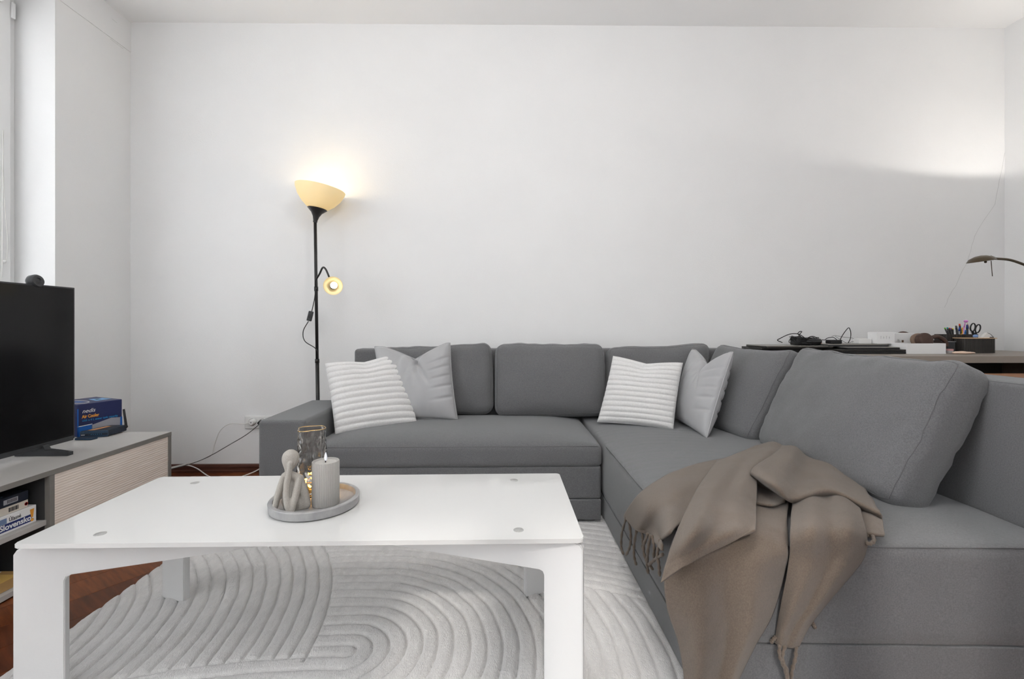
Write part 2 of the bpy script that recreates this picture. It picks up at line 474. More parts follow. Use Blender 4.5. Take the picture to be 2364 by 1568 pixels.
# ================================================================== THE ROOM
T = 0.30
def wall(name, L): return struct(boxes(name, L, M_WALL))
wall_back = wall('wall_back', [((XL-T, YB, 0), (XR+T, YB+T, ZC+0.05))])
wall_left = wall('wall_left', [((XL-T, WLY1, 0), (XL, YB, ZC+.03)), ((XL-T, YF, WLZ1), (XL+0.004, WLY1, ZC+.03)),
                               ((XL-T, YF, 0), (XL, BDY0, WLZ1)), ((XL-T, BDY0, 0), (XL, BDY1, BDZ0)), ((XL-T, BDY1, 0), (XL, WLY0, WLZ1)), ((XL-T, WLY0, 0), (XL, WLY1, WLZ0))])
box('plaster_lip', (XL, WLY1, WLZ1), (XL+0.004, YB, ZC), M_WALL, wall_left)
wall_right = wall('wall_right', [((XR, YF-T, 0), (XR+T, YB, ZC+0.05))])
wall_rear = wall('wall_rear', [((XL-T, YF-T, 0), (WRX0, YF, ZC+.03)), ((WRX1, YF-T, 0), (XR, YF, ZC+.03)),
                               ((WRX0, YF-T, 0), (WRX1, YF, WRZ0)), ((WRX0, YF-T, WRZ1), (WRX1, YF, ZC+.03))])
ceiling = struct(mk('ceiling', [(XL-T, YF-T, ZC-.02), (XR+T, YF-T, ZC+.02), (XR+T, YB+T, ZC+.02), (XL-T, YB+T, ZC-.02),
                                (XL-T, YF-T, ZC+.18), (XR+T, YF-T, ZC+.22), (XR+T, YB+T, ZC+.22), (XL-T, YB+T, ZC+.18)],
                    [[3, 2, 1, 0][::1], [4, 5, 6, 7], [0, 1, 5, 4], [1, 2, 6, 5], [2, 3, 7, 6], [3, 0, 4, 7]], M_CEIL))
# hairline cracks in the plaster, as in the corner on the right
def crack(pts, parent, r=0.0007, f=None):
    P = []
    for (px, py) in pts:
        v = oy(px, py, YB-0.0002)
        P.append(v)
    Q = []
    for i in range(len(P)-1):
        for j in range(5):
            v = P[i].lerp(P[i+1], j/5); Q.append(v+Vector((random.uniform(-.004, .004), 0, random.uniform(-.004, .004))))
    Q.append(P[-1])
    vs, fs = tube_geo(Q, r, 4)
    mk('wall_crack', vs, fs, M_CRACK, parent)
crack([(2333, 285), (2316, 380), (2296, 470), (2250, 545), (2235, 600), (2205, 660), (2180, 710)], wall_back)
crack([(2329, 60), (2326, 110), (2329, 165)], wall_back)
def lcrack(pts):
    Q = [ox(px, py, XL+0.004) for px, py in pts]
    vs, fs = tube_geo(Q, 0.0006, 4); mk('wall_crack', vs, fs, M_CRACK, wall_left)
lcrack([(255, 90), (268, 100), (285, 113)])
lcrack([(258, 43), (270, 53)])

# floor: parquet planks laid diagonally
floor = struct(box('floor', (XL-T, YF-T, -0.12), (XR+T, YB+T, -0.014), M_WOODB))
def clip(poly, nx, ny, d):
    out = []
    for i in range(len(poly)):
        a, b = poly[i-1], poly[i]
        da, db = nx*a[0]+ny*a[1]-d, nx*b[0]+ny*b[1]-d
        if (da <= 0) != (db <= 0):
            t = da/(da-db); out.append((a[0]+(b[0]-a[0])*t, a[1]+(b[1]-a[1])*t))
        if db <= 0: out.append(b)
    return out
pa = math.radians(-35); PW, PL = 0.135, 1.25
ca, sa = math.cos(pa), math.sin(pa)
for i in range(-32, 33):
    offp = (i*0.417) % 1.0*PL
    for j in range(-5, 6):
        x0, x1 = i*PW+0.0008, (i+1)*PW-0.0008
        y0, y1 = j*PL+offp+0.0008, (j+1)*PL+offp-0.0008
        cx, cy = (x0+x1)/2, (y0+y1)/2
        pl = [(x0, y0), (x1, y0), (x1, y1), (x0, y1)]
        w = [(ca*x-sa*y, sa*x+ca*y) for x, y in pl]
        for (nx, ny, d) in ((1, 0, XR), (-1, 0, -XL), (0, 1, YB), (0, -1, -YF)):
            w = clip(w, nx, ny, d)
            if len(w) < 3: break
        if len(w) < 3: continue
        c2 = (ca*cx-sa*cy, sa*cx+ca*cy)
        loc = [(ca*(x-c2[0])+sa*(y-c2[1]), -sa*(x-c2[0])+ca*(y-c2[1])) for x, y in w]
        n = len(loc)
        me = bpy.data.meshes.new('plank')
        me.from_pydata([(p[0], p[1], -0.014) for p in loc]+[(p[0], p[1], 0) for p in loc], [],
                       [list(range(n))[::-1], list(range(n, 2*n))]+[[k, (k+1) % n, n+(k+1) % n, n+k] for k in range(n)])
        me.materials.append([M_WOOD, M_WOODB, M_WOODC][(i*7+j*5) % 3])
        o = bpy.data.objects.new('plank', me); C.objects.link(o); o.parent = floor
        o.location = (c2[0], c2[1], 0); o.rotation_euler = (0, 0, pa)

# skirting
def skirt(name, p0, p1, inward):
    prof = [(0, 0), (0.019, 0), (0.019, 0.012), (0.013, 0.016), (0.013, 0.03), (0.017, 0.034), (0.013, 0.047), (0, 0.049)]
    vs = []
    for p in (p0, p1):
        for (d, z) in prof: vs.append((p[0]+inward[0]*d, p[1]+inward[1]*d, z))
    n = len(prof)
    fs = [[i, (i+1) % n, n+(i+1) % n, n+i] for i in range(n)]+[list(range(n)), list(range(n, 2*n))[::-1]]
    return struct(mk(name, vs, fs, M_BASEB))
skirt('baseboard_back', (XL, YB), (XR, YB), (0, -1))
skirt('baseboard_left', (XL, BDY1), (XL, YB-0.02), (1, 0))
skirt('baseboard_right', (XR, YF), (XR, YB-0.02), (-1, 0))

# window in the left wall: fixed frame, sashes, panes, handle and bead chain
def make_window(name, axis, pos, a0, a1, z0, z1, nsash, inward):
    root = bpy.data.objects.new(name, None); C.objects.link(root); struct(root)
    def bx(nm, a, b, zA, zB, d0, d1, m, par, bev=0.004):
        d0, d1 = sorted((pos+inward*d0, pos+inward*d1))
        if axis == 'x': return box(nm, (d0, a, zA), (d1, b, zB), m, par, bev)
        return box(nm, (a, d0, zA), (b, d1, zB), m, par, bev)
    fw = 0.032
    bx('frame_side', a0, a0+fw, z0, z1, -0.03, 0.03, M_PVC, root); bx('frame_side', a1-fw, a1, z0, z1, -0.03, 0.03, M_PVC, root)
    bx('frame_head', a0+fw, a1-fw, z1-fw, z1, -0.03, 0.03, M_PVC, root); bx('frame_sill', a0+fw, a1-fw, z0, z0+fw, -0.03, 0.03, M_PVC, root)
    w = (a1-a0-2*fw)/nsash
    for k in range(nsash):
        s0, s1 = a0+fw+k*w+0.002, a0+fw+(k+1)*w-0.002
        zz0, zz1 = z0+fw+0.002, z1-fw-0.002
        sw = 0.062
        par = bx('sash', s0, s0+sw, zz0, zz1, -0.01, 0.046, M_PVC, root)
        bx('stile', s1-sw, s1, zz0, zz1, -0.01, 0.046, M_PVC, par)
        bx('rail', s0+sw, s1-sw, zz1-sw, zz1, -0.01, 0.046, M_PVC, par); bx('rail', s0+sw, s1-sw, zz0, zz0+sw, -0.01, 0.046, M_PVC, par)
        bx('glazing_bead', s0+sw, s0+sw+0.01, zz0+sw, zz1-sw, 0.004, 0.022, M_PVC, par, 0.002)
        bx('glazing_bead', s1-sw-0.01, s1-sw, zz0+sw, zz1-sw, 0.004, 0.022, M_PVC, par, 0.002)
        bx('pane', s0+sw, s1-sw, zz0+sw, zz1-sw, -0.001, 0.003, M_PANE, par, 0)
        bx('hinge', s1-0.004, s1+0.012, zz1-0.10, zz1-0.02, 0.046, 0.058, M_PVC, par, 0.003)
        bx('handle', s0+sw*0.35, s0+sw*0.65, (zz0+zz1)/2-0.12, (zz0+zz1)/2+0.02, 0.046, 0.075, M_PVC, par, 0.006)
    return root
win1 = make_window('window_1', 'x', -2.515, WLY0, WLY1, WLZ0, WLZ1, 1, 1)
win3 = make_window('added_door', 'x', -2.515, BDY0, BDY1, BDZ0, WLZ1, 2, 1)  # unseen balcony door, added so more daylight reaches the sofa wing
win2 = make_window('window_2', 'y', YF-0.22, WRX0, WRX1, WRZ0, WRZ1, 4, 1)
sill = box('sill_board', (-2.49, WLY0-0.03, WLZ0), (XL+0.04, WLY1-0.001, WLZ0+0.022), M_PVC, win1, 0.004)
# white roller blind added to dim the first window (only its chain is seen)
M_BLIND = shade_mat('white_dimming_blind', (0.96, 0.96, 0.96, 1), 0.62)
box('added_blind_fabric', (-2.467, WLY0+0.09, WLZ0+0.10), (-2.4655, WLY1-0.098, WLZ1-0.09), M_BLIND, win1)
box('added_blind_cassette', (-2.469, WLY0+0.08, WLZ1-0.095), (-2.435, WLY1-0.095, WLZ1-0.055), M_PVC, win1, 0.006)
box('added_blind_bar', (-2.470, WLY0+0.09, WLZ0+0.088), (-2.460, WLY1-0.098, WLZ0+0.104), M_PVC, win1, 0.003)
chain_x = -2.455
tube('bead_chain', [ox(6, 300, chain_x), ox(10, 450, chain_x), ox(18, 560, chain_x), ox(14, 605, chain_x)], 0.0016, M_CORDW, win1, 6)
ball('chain_weight', ox(10, 604, chain_x), 0.008, M_WPLAST, win1)
tube('bead_chain', [ox(8, 300, chain_x), ox(6, 420, chain_x), ox(5, 640, chain_x)], 0.0016, M_CORDW, win1, 6)

# ================================================================== RUG
def rug_field(X, Y):
    """distance (in band widths) to the nearest quilting line for the arch pattern"""
    P = 0.0443
    rA = np.hypot(X+1.66, Y-1.20)
    Yw = Y+0.37*np.clip(-0.53-X, 0, None)**2
    wob = 0.0012*np.sin(X*37+Y*11)+0.0012*np.sin(X*23-Y*31)
    dx = np.clip(X+0.42, 0, None)
    dB = np.hypot(dx, Yw-1.2415)
    dC = np.hypot(X, Y-0.70)
    isA = (rA < 1.137) & (Yw > 1.2205) & (X < -0.4)
    isC = (~isA) & (dC > 0.878) & ((X > 0.25))
    g = np.where(isA, (1.137-rA+wob)/0.0415, np.where(isC, (dC-0.878+wob)/P, (dB-0.0215+wob)/P))
    fr = np.abs(g-np.round(g))*2           # 0 on a line, 1 mid band
    eA = np.abs(rA-1.137); eB = np.abs(Yw-1.2205)
    edge = np.where((X < -0.4) & (Yw > 1.2), eA, 9.0)
    edge = np.minimum(edge, np.where((rA < 1.16), eB, 9.0))
    edge = np.minimum(edge, np.where(X > 0.2, np.abs(dC-0.878), 9.0))
    fr = np.minimum(fr, np.clip(edge/0.021, 0, 1))
    return fr
RX0, RX1, RY0, RY1 = -1.272, 0.80, 0.45, 2.12
step = 0.0034
nx, ny = int((RX1-RX0)/step), int((RY1-RY0)/step)
gx, gy = np.meshgrid(np.linspace(RX0, RX1, nx+1), np.linspace(RY0, RY1, ny+1))
fr = rug_field(gx, gy)
h = np.clip(1-(1-fr)**4.5, 0, 1)
rng = np.random.RandomState(3)
fz = 0.0085+0.0140*h**0.55+0.0006*rng.randn(*h.shape)*h
# pull the border down to a rounded edge
eb = np.minimum(np.minimum(gx-RX0, RX1-gx), np.minimum(gy-RY0, RY1-gy))
fz *= np.sqrt(np.clip(eb/0.018, 0.0, 1))*0.9+0.1
fz += 0.0012*np.sin(gx*9+gy*4)*np.clip(eb/0.05, 0, 1)
gx = gx+np.where(gx < RX0+0.001, 0.004*np.sin(gy*41), 0)
co = np.stack([gx, gy, fz], -1).reshape(-1, 3)
ii = np.arange((nx+1)*(ny+1)).reshape(ny+1, nx+1)
quads = np.stack([ii[:-1, :-1], ii[:-1, 1:], ii[1:, 1:], ii[1:, :-1]], -1).reshape(-1, 4)
border = np.concatenate([ii[0, :], ii[1:, -1], ii[-1, -2::-1], ii[-2:0:-1, 0]])
nb = len(border); base0 = len(co)
low = co[border].copy(); low[:, 2] = 0.0005
co = np.concatenate([co, low])
b2 = np.arange(nb)+base0
side = np.stack([border, b2, np.roll(b2, -1), np.roll(border, -1)], -1)
quads = np.concatenate([quads, side])
me = bpy.data.meshes.new('rug')
me.vertices.add(len(co)); me.vertices.foreach_set('co', co.astype(np.float32).ravel())
me.loops.add(quads.size); me.loops.foreach_set('vertex_index', quads.astype(np.int32).ravel())
me.polygons.add(len(quads)); me.polygons.foreach_set('loop_start', np.arange(0, quads.size, 4).astype(np.int32))
me.update(calc_edges=True); me.validate()
rug = link('rug', me, M_RUG, None, True)
tag(rug, 'pale grey plush rug with stitched arch pattern under the white coffee table', 'rug')

# ================================================================== CORNER SOFA
sofa = thing('corner_sofa', 'dark grey velour corner sofa with a long wing on the right', 'sofa', (0.2, 2.3, 0))
def puffbox(name, lo, hi, m, parent, r=0.03, puff=0.03, n=(40, 26, 8), wr=0.0025, fold=None):
    c = [(lo[i]+hi[i])/2 for i in range(3)]; hd = [(hi[i]-lo[i])/2 for i in range(3)]
    vs, fs = cubegrid(*n); V = []
    for (s, t, w) in vs:
        P = rnd3(dens(s), dens(t), w, *hd, r)
        u, v, q = P.x/hd[0], P.y/hd[1], P.z/hd[2]
        if q > 0: P.z += puff*(1-abs(u)**5)*(1-abs(v)**5)*q
        p = P+Vector(c)
        if wr:
            p.z += noise.noise(p*5)*wr*(1 if q > 0.5 else 0)
            f2 = noise.noise(p*9)*wr*0.8
            p.y += f2*(1 if abs(v) > 0.9 else 0); p.x += f2*(1 if abs(u) > 0.9 else 0)
        if fold and q > 0.2: p.z += fold(p)
        V.append(p)
    return mk(name, V, fs, m, parent, smooth=True)
def seamline(pts, parent, r=0.0013):
    vs, fs = tube_geo([Vector(p) for p in pts], r, 6); mk('seam', vs, fs, M_SEAM, parent, smooth=True)
SFY, SX0, SX1 = 2.02, -0.86, 0.444
arm = box('armrest', (-1.066, 2.0, 0.03), (SX0, 2.555, 0.488), M_SOFA, sofa, 0.018, 4, wn=True)
seamline([(-1.052, 2.003, 0.476), (SX0-0.012, 2.003, 0.476)], arm); seamline([(SX0-0.0035, 2.015, 0.476), (SX0-0.0035, 2.55, 0.476)], arm)
seat = puffbox('seat', (SX0+0.002, SFY, 0.268), (SX1, 2.64, 0.366), M_SOFA, sofa, 0.022, 0.042)
seamline([(SX0+.02, SFY+0.0055, 0.3605), (SX1-.02, SFY+0.0055, 0.3605)], seat)
box('seat_base', (SX0+0.002, SFY+0.008, 0.123), (SX1-0.004, 2.74, 0.272), M_SOFA, sofa, 0.012, 3, wn=True)
box('plinth', (SX0+0.002, SFY+0.002, 0.034), (SX1-0.006, 2.74, 0.1225), M_SOFA, sofa, 0.003, 3, wn=True)
box('backrest_frame', (SX0, 2.645, 0.275), (1.375, 2.765, 0.765), M_SOFA, sofa, 0.02, 4, wn=True)
WX0, WX1, WFY = 0.452, 1.38, 1.098
def wfold(p):
    k = max(0, min(1, (p.y-1.45)/0.35))*max(0, min(1, (2.35-p.y)/0.1))*max(0, min(1, (1.05-p.x)/0.2))
    y = p.y+0.03*math.sin(p.x*7)+0.02*noise.noise(Vector((p.x*3, p.y*4, 0)))
    a = math.sin(y*2*math.pi/0.055)*0.6+math.sin(y*2*math.pi/0.036+p.x*6)*0.4
    return 0.0026*k*a*(0.6+0.8*noise.noise(Vector((p.x*4, p.y*8, 3.3))))
wseat = puffbox('wing_seat', (WX0, WFY, 0.124), (WX1, 2.66, 0.368), M_SOFA, sofa, 0.016, 0.024, n=(44, 130, 8), fold=wfold)
seamline([(WX0+.016, WFY+0.004, 0.363), (WX1, WFY+0.004, 0.363)], wseat); seamline([(WX0+0.004, WFY+0.016, 0.363), (WX0+0.004, 2.0, 0.363)], wseat)
box('wing_plinth', (WX0+0.004, WFY+0.004, 0.026), (WX1, 2.66, 0.1235), M_SOFA, sofa, 0.003, 3, wn=True)
wback = box('wing_backrest', (WX1, WFY-0.045, 0.026), (WX1+0.15, 2.765, 0.748), M_SOFA, sofa, 0.018, 4, wn=True)
seamline([(WX1+0.0055, WFY, 0.742), (WX1+0.0055, 2.6, 0.742)], wback)
for o in (wseat, bpy.data.objects['wing_plinth'])+tuple(wseat.children):
    for v in o.data.vertices:
        v.co.y -= 0.036*(v.co.x-WX0)/0.93*max(0, min(1, (1.5-v.co.y)/0.4))
for (x, y) in ((-1.0, 2.3), (-1.0, 2.5), (-0.5, 2.7), (0.3, 2.7), (1.45, 2.7), (1.45, 1.2), (1.0, 1.2), (1.0, 2.6)):
    lathe('foot', [(0.02, 0), (0.024, 0.036)], M_BLACK, sofa, (x, y, 0), 14)
for (x, y) in ((0.56, 1.25), (0.56, 1.9)):
    lathe('foot', [(0.02, 0.02), (0.022, 0.036)], M_BLACK, sofa, (x, y, 0), 14)

GB = 'loose back cushions of the corner sofa'
cushion('back_cushion', oy(868, 958, 2.50), oy(1140, 957, 2.49), oy(1135, 786, 2.565), oy(868, 797, 2.585), 0.13, M_SOFA, label='dark grey back cushion behind the satin pillow, beside the lamp', cat='cushion', group=GB, seed=1, sag=0.010, r=0.055, puff=0.035, wr=0.006, pinch=0.006)
cushion('back_cushion', oy(1141, 962, 2.47), oy(1405, 961, 2.47), oy(1399, 788, 2.565), oy(1142, 788, 2.565), 0.13, M_SOFA, label='dark grey back cushion in the middle, with no pillow before it', cat='cushion', group=GB, seed=2, sag=0.004, r=0.055, puff=0.042, wr=0.006, pinch=0.006)
cushion('back_cushion', oy(1398, 962, 2.50), oy(1640, 960, 2.50), oy(1646, 786, 2.575), oy(1402, 797, 2.585), 0.13, M_SOFA, label='dark grey back cushion in the sofa corner, behind the right white pillow', cat='cushion', group=GB, seed=3, sag=0.012, r=0.055, puff=0.035, wr=0.006, pinch=0.006)
cushion('back_cushion', (0.99, 2.50, 0.392), (1.075, 1.995, 0.390), (1.285, 2.0, 0.812), (1.185, 2.50, 0.815), 0.13, M_SOFA, label='grey back cushion leaning behind the silver satin pillow on the wing', cat='cushion', group=GB, seed=4, sag=0.02, r=0.045, puff=0.04)
cushion('back_cushion', (1.095, 1.985, 0.392), (1.085, 1.265, 0.392), (1.30, 1.262, 0.812), (1.30, 1.985, 0.822), 0.135, M_SOFA, label='largest grey back cushion at the front of the wing, above the brown throw', cat='cushion', group=GB, seed=5, sag=0.012, r=0.045, puff=0.045, wr=0.006, n=(52, 34, 10))

# ------------------------------------------------------------------ throw pillows
pillow('throw_pillow', (-0.800, 2.19, 0.375), (-0.44, 2.37, 0.385), (-0.570, 2.52, 0.742), (-0.915, 2.36, 0.705), 0.13, M_RIB, 'white ribbed plush pillow at the left end of the sofa', 'pillow', 'white ribbed pillows', ribs=12, ribh=0.015, bow=0.012, chop=0.016, seed=1)
pillow('throw_pillow', (-0.640, 2.425, 0.402), (-0.238, 2.395, 0.402), (-0.290, 2.50, 0.805), (-0.705, 2.52, 0.785), 0.13, M_SATIN, 'grey satin pillow with a dented top behind the left white pillow', 'pillow', 'satin pillows', bow=0.02, chop=0.075, chopx=0.05, seed=2, piping=M_SATIN, n=72)
pillow('throw_pillow', (0.495, 2.385, 0.392), (0.840, 2.225, 0.388), (0.945, 2.37, 0.705), (0.600, 2.47, 0.735), 0.13, M_RIB, 'white ribbed plush pillow in the corner beside the silver satin pillow', 'pillow', 'white ribbed pillows', ribs=13, ribh=0.010, bow=0.015, chop=0.020, seed=3)
pillow('throw_pillow', (0.925, 2.42, 0.400), (0.925, 2.050, 0.388), (1.085, 2.125, 0.775), (1.035, 2.47, 0.770), 0.12, M_SATIN, 'silver satin pillow with piped edge leaning on the wing cushions', 'pillow', 'satin pillows', bow=0.02, chop=0.075, chopx=0.05, seed=4, piping=M_SATIN, n=72)

# ================================================================== THROW BLANKET
throw = thing('throw_blanket', 'rumpled taupe brown wool throw with tassels draped over the sofa wing', 'blanket', (0.75, 1.2, 0.39))
SEATZ, FRONTY, LEFTX = 0.388, 1.092, 0.446
def bp(q):
    px, py, k, l = q
    if k == 't': return oz(px, py, SEATZ+l)
    if k == 'f': return oy(px, py, FRONTY-l)
    if k == 'l': return ox(px, py, LEFTX-l)
    return oy(px, py, l)
def sheet(rows, sub=12, amp=0.004, seed=0):
    G = [[bp(q) for q in r] for r in rows]
    A = [smoothpts(r, sub) for r in G]
    B = [smoothpts([A[i][j] for i in range(len(A))], sub) for j in range(len(A[0]))]
    nu, nv = len(B), len(B[0])
    vs = []
    for i in range(nu):
        for j in range(nv):
            p = B[i][j]
            d = noise.noise(p*9+Vector((seed, 0, 0)))*amp*2.2+noise.noise(p*24)*amp*0.6+noise.noise(p*60)*amp*0.18
            vs.append(p+Vector((-0.1, -0.7, 0.7))*d)
    fs = [[i*nv+j, (i+1)*nv+j, (i+1)*nv+j+1, i*nv+j+1] for i in range(nu-1) for j in range(nv-1)]
    return vs, fs
SH = []
# lower layer lying on the seat and hanging over the front in long drapes
SH.append(sheet([[(1600, 1180, 't', .006), (1650, 1150, 't', .009), (1700, 1130, 't', .012), (1765, 1112, 't', .012), (1830, 1100, 't', .012)],
                 [(1556, 1250, 'f', .010), (1612, 1236, 't', .012), (1680, 1215, 't', .014), (1750, 1196, 't', .016), (1818, 1180, 't', .012)],
                 [(1534, 1330, 'f', .020), (1600, 1308, 'f', .040), (1680, 1285, 'f', .026), (1752, 1270, 'f', .034), (1819, 1258, 'f', .014)],
                 [(1541, 1400, 'f', .018), (1606, 1380, 'f', .058), (1672, 1365, 'f', .034), (1745, 1346, 'f', .048), (1813, 1318, 'f', .010)],
                 [(1564, 1470, 'f', .016), (1618, 1458, 'f', .066), (1680, 1448, 'f', .032), (1736, 1436, 'f', .050), (1784, 1412, 'f', .008)],
                 [(1577, 1540, 'f', .014), (1618, 1536, 'f', .060), (1664, 1532, 'f', .028), (1706, 1524, 'f', .040), (1740, 1492, 'f', .006)],
                 [(1583, 1612, 'f', .014), (1612, 1614, 'f', .050), (1644, 1614, 'f', .026), (1674, 1610, 'f', .034), (1697, 1580, 'f', .006)]], seed=1))
# back-left part with the tassel edge, hanging over the side of the wing
SH.append(sheet([[(1668, 1060, 't', .012), (1672, 1085, 't', .018), (1650, 1130, 't', .02), (1620, 1180, 't', .02)],
                 [(1610, 1072, 't', .012), (1610, 1105, 't', .026), (1592, 1150, 't', .018), (1575, 1205, 't', .02)],
                 [(1540, 1098, 't', .014), (1545, 1140, 't', .026), (1540, 1180, 't', .014), (1545, 1232, 't', .018)],
                 [(1478, 1140, 'l', .002), (1496, 1176, 'l', .022), (1512, 1212, 'l', .008), (1530, 1246, 'l', .028)],
                 [(1446, 1182, 'l', .010), (1472, 1212, 'l', .030), (1496, 1228, 'l', .012), (1530, 1256, 'l', .040)],
                 [(1441, 1194, 'l', .012), (1468, 1224, 'l', .032), (1498, 1238, 'l', .016), (1529, 1272, 'l', .042)]], seed=2))
# big upper flap with the straight hem
SH.append(sheet([[(1655, 1066, 't', .020), (1700, 1048, 't', .034), (1745, 1030, 't', .038), (1790, 1020, 't', .040), (1822, 1022, 't', .030)],
                 [(1618, 1118, 't', .038), (1664, 1100, 't', .054), (1712, 1076, 't', .050), (1760, 1056, 't', .062), (1800, 1052, 't', .048)],
                 [(1584, 1182, 't', .042), (1630, 1160, 't', .058), (1675, 1138, 't', .048), (1718, 1116, 't', .058), (1752, 1096, 't', .050)],
                 [(1556, 1250, 'f', .028), (1604, 1226, 't', .050), (1655, 1202, 't', .042), (1705, 1178, 't', .050), (1746, 1160, 't', .040)],
                 [(1536, 1310, 'f', .046), (1586, 1278, 'f', .070), (1640, 1248, 'f', .060), (1698, 1220, 't', .042), (1745, 1202, 't', .034)],
                 [(1526, 1346, 'f', .050), (1576, 1310, 'f', .074), (1635, 1276, 'f', .064), (1694, 1248, 'f', .056), (1745, 1224, 't', .032)]], seed=3))
# upper right heap: a rolled lip on the left, ridges running back to the cushion
SH.append(sheet([[(1812, 1024, 't', .022), (1840, 1022, 't', .040), (1872, 1032, 't', .026), (1915, 1044, 't', .026), (1966, 1076, 't', .010)],
                 [(1790, 1046, 't', .064), (1828, 1048, 't', .074), (1862, 1066, 't', .044), (1920, 1076, 't', .044), (1988, 1112, 't', .014)],
                 [(1748, 1074, 't', .084), (1800, 1082, 't', .088), (1848, 1104, 't', .050), (1915, 1104, 't', .054), (2010, 1148, 't', .026)],
                 [(1734, 1090, 't', .074), (1788, 1112, 't', .086), (1838, 1132, 't', .054), (1912, 1122, 't', .062), (2024, 1170, 't', .038)],
                 [(1738, 1100, 't', .056), (1796, 1134, 't', .066), (1836, 1150, 't', .048), (1920, 1134, 't', .060), (2034, 1184, 't', .034)],
                 [(1756, 1112, 't', .044), (1812, 1150, 't', .044), (1838, 1158, 't', .036), (1926, 1144, 't', .044), (2038, 1194, 't', .020)],
                 [(1780, 1126, 't', .034), (1826, 1156, 't', .028), (1845, 1160, 't', .026), (1928, 1150, 't', .026), (2032, 1200, 't', .008)]], seed=4))
# inside of the roll
SH.append(sheet([[(1737, 1098, 't', .058), (1770, 1112, 't', .050), (1806, 1130, 't', .044)],
                 [(1748, 1118, 't', .026), (1780, 1134, 't', .020), (1815, 1142, 't', .030)],
                 [(1746, 1140, 't', .016), (1784, 1152, 't', .022), (1816, 1150, 't', .034)],
                 [(1744, 1164, 't', .020), (1782, 1168, 't', .026), (1811, 1160, 't', .026)]], seed=5))
# right hand panel hanging to a tasselled point
SH.append(sheet([[(1834, 1150, 't', .022), (1872, 1142, 't', .042), (1905, 1142, 't', .036), (1938, 1142, 't', .044), (1966, 1150, 't', .020)],
                 [(1830, 1172, 't', .024), (1872, 1160, 't', .048), (1910, 1160, 't', .040), (1948, 1160, 't', .048), (1982, 1174, 't', .024)],
                 [(1828, 1225, 't', .024), (1874, 1218, 't', .048), (1918, 1218, 't', .040), (1962, 1218, 't', .050), (1999, 1232, 't', .020)],
                 [(1822, 1295, 'f', .022), (1868, 1292, 'f', .052), (1914, 1290, 'f', .044), (1956, 1288, 'f', .056), (1991, 1288, 'f', .018)],
                 [(1806, 1385, 'f', .014), (1838, 1384, 'f', .044), (1872, 1378, 'f', .034), (1906, 1372, 'f', .044), (1935, 1360, 'f', .008)],
                 [(1796, 1450, 'f', .010), (1812, 1450, 'f', .028), (1832, 1448, 'f', .020), (1852, 1444, 'f', .026), (1871, 1438, 'f', .006)],
                 [(1792, 1484, 'f', .008), (1802, 1489, 'f', .018), (1816, 1492, 'f', .014), (1830, 1494, 'f', .016), (1843, 1491, 'f', .006)]], seed=6))
# tip lying on the seat at the right
SH.append(sheet([[(1955, 1130, 't', .012), (2000, 1150, 't', .012), (2032, 1180, 't', .010)],
                 [(1975, 1180, 't', .010), (2008, 1192, 't', .016), (2037, 1212, 't', .008)],
                 [(1990, 1232, 't', .006), (2014, 1236, 't', .010), (2041, 1238, 't', .004)]], seed=7))
def joincloth(name, L, thick, m, parent):
    vs, fs = [], []
    for v, f in L:
        o = len(vs); vs += v; fs += [[i+o for i in q] for q in f]
    ob = mk(name, vs, fs, m, parent, smooth=True)
    s = ob.modifiers.new('solid', 'SOLIDIFY'); s.thickness = thick; s.offset = 0
    return ob
cloth = joincloth('cloth', SH, 0.006, M_BLANKET, throw)
def tassel(pts, r=0.0042):
    P = smoothpts([bp(p) for p in pts], 8)
    R = [r*(1+0.22*math.sin(i*1.5)) for i in range(len(P))]
    vs, fs = tube_geo(P, R, 7); mk('tassel', vs, fs, M_BLANKET, throw, smooth=True)
for pts in ([(1446, 1195, 'l', .016), (1436, 1230, 'l', .018), (1434, 1262, 'l', .016), (1439, 1280, 'l', .016)],
            [(1450, 1198, 'l', .018), (1456, 1232, 'l', .02), (1454, 1262, 'l', .018), (1445, 1282, 'l', .018)],
            [(1470, 1222, 'l', .02), (1464, 1258, 'l', .022), (1464, 1285, 'l', .02), (1469, 1305, 'l', .018)],
            [(1482, 1225, 'l', .022), (1484, 1248, 'l', .022), (1483, 1268, 'l', .02)],
            [(1496, 1232, 'l', .03), (1486, 1262, 'l', .032), (1490, 1290, 'l', .03), (1507, 1315, 'l', .026)],
            [(1502, 1236, 'l', .03), (1496, 1268, 'l', .034), (1494, 1300, 'l', .03), (1496, 1324, 'l', .026)],
            [(1505, 1236, 'l', .03), (1510, 1262, 'l', .03), (1509, 1288, 'l', .028)],
            [(1524, 1246, 'l', .034), (1518, 1278, 'l', .036), (1521, 1305, 'l', .034), (1523, 1330, 'l', .03)],
            [(1530, 1280, 'l', .034), (1512, 1292, 'l', .034), (1498, 1304, 'l', .032)],
            [(1800, 1488, 'f', .016), (1800, 1515, 'f', .02), (1812, 1545, 'f', .018), (1822, 1580, 'f', .016)],
            [(1812, 1490, 'f', .018), (1806, 1520, 'f', .02), (1818, 1555, 'f', .02), (1812, 1590, 'f', .016)],
            [(1838, 1492, 'f', .012), (1836, 1520, 'f', .016), (1828, 1550, 'f', .014), (1826, 1585, 'f', .014)],
            [(1792, 1470, 'f', .008), (1784, 1478, 'f', .008), (1780, 1484, 'f', .006)],
            [(1874, 1436, 'f', .008), (1879, 1444, 'f', .008), (1882, 1450, 'f', .006)],
            [(2000, 1236, 't', .006), (2014, 1238, 't', .008), (2017, 1250, 't', .008), (2006, 1256, 't', .006), (1998, 1250, 't', .006)]):
    tassel(pts)

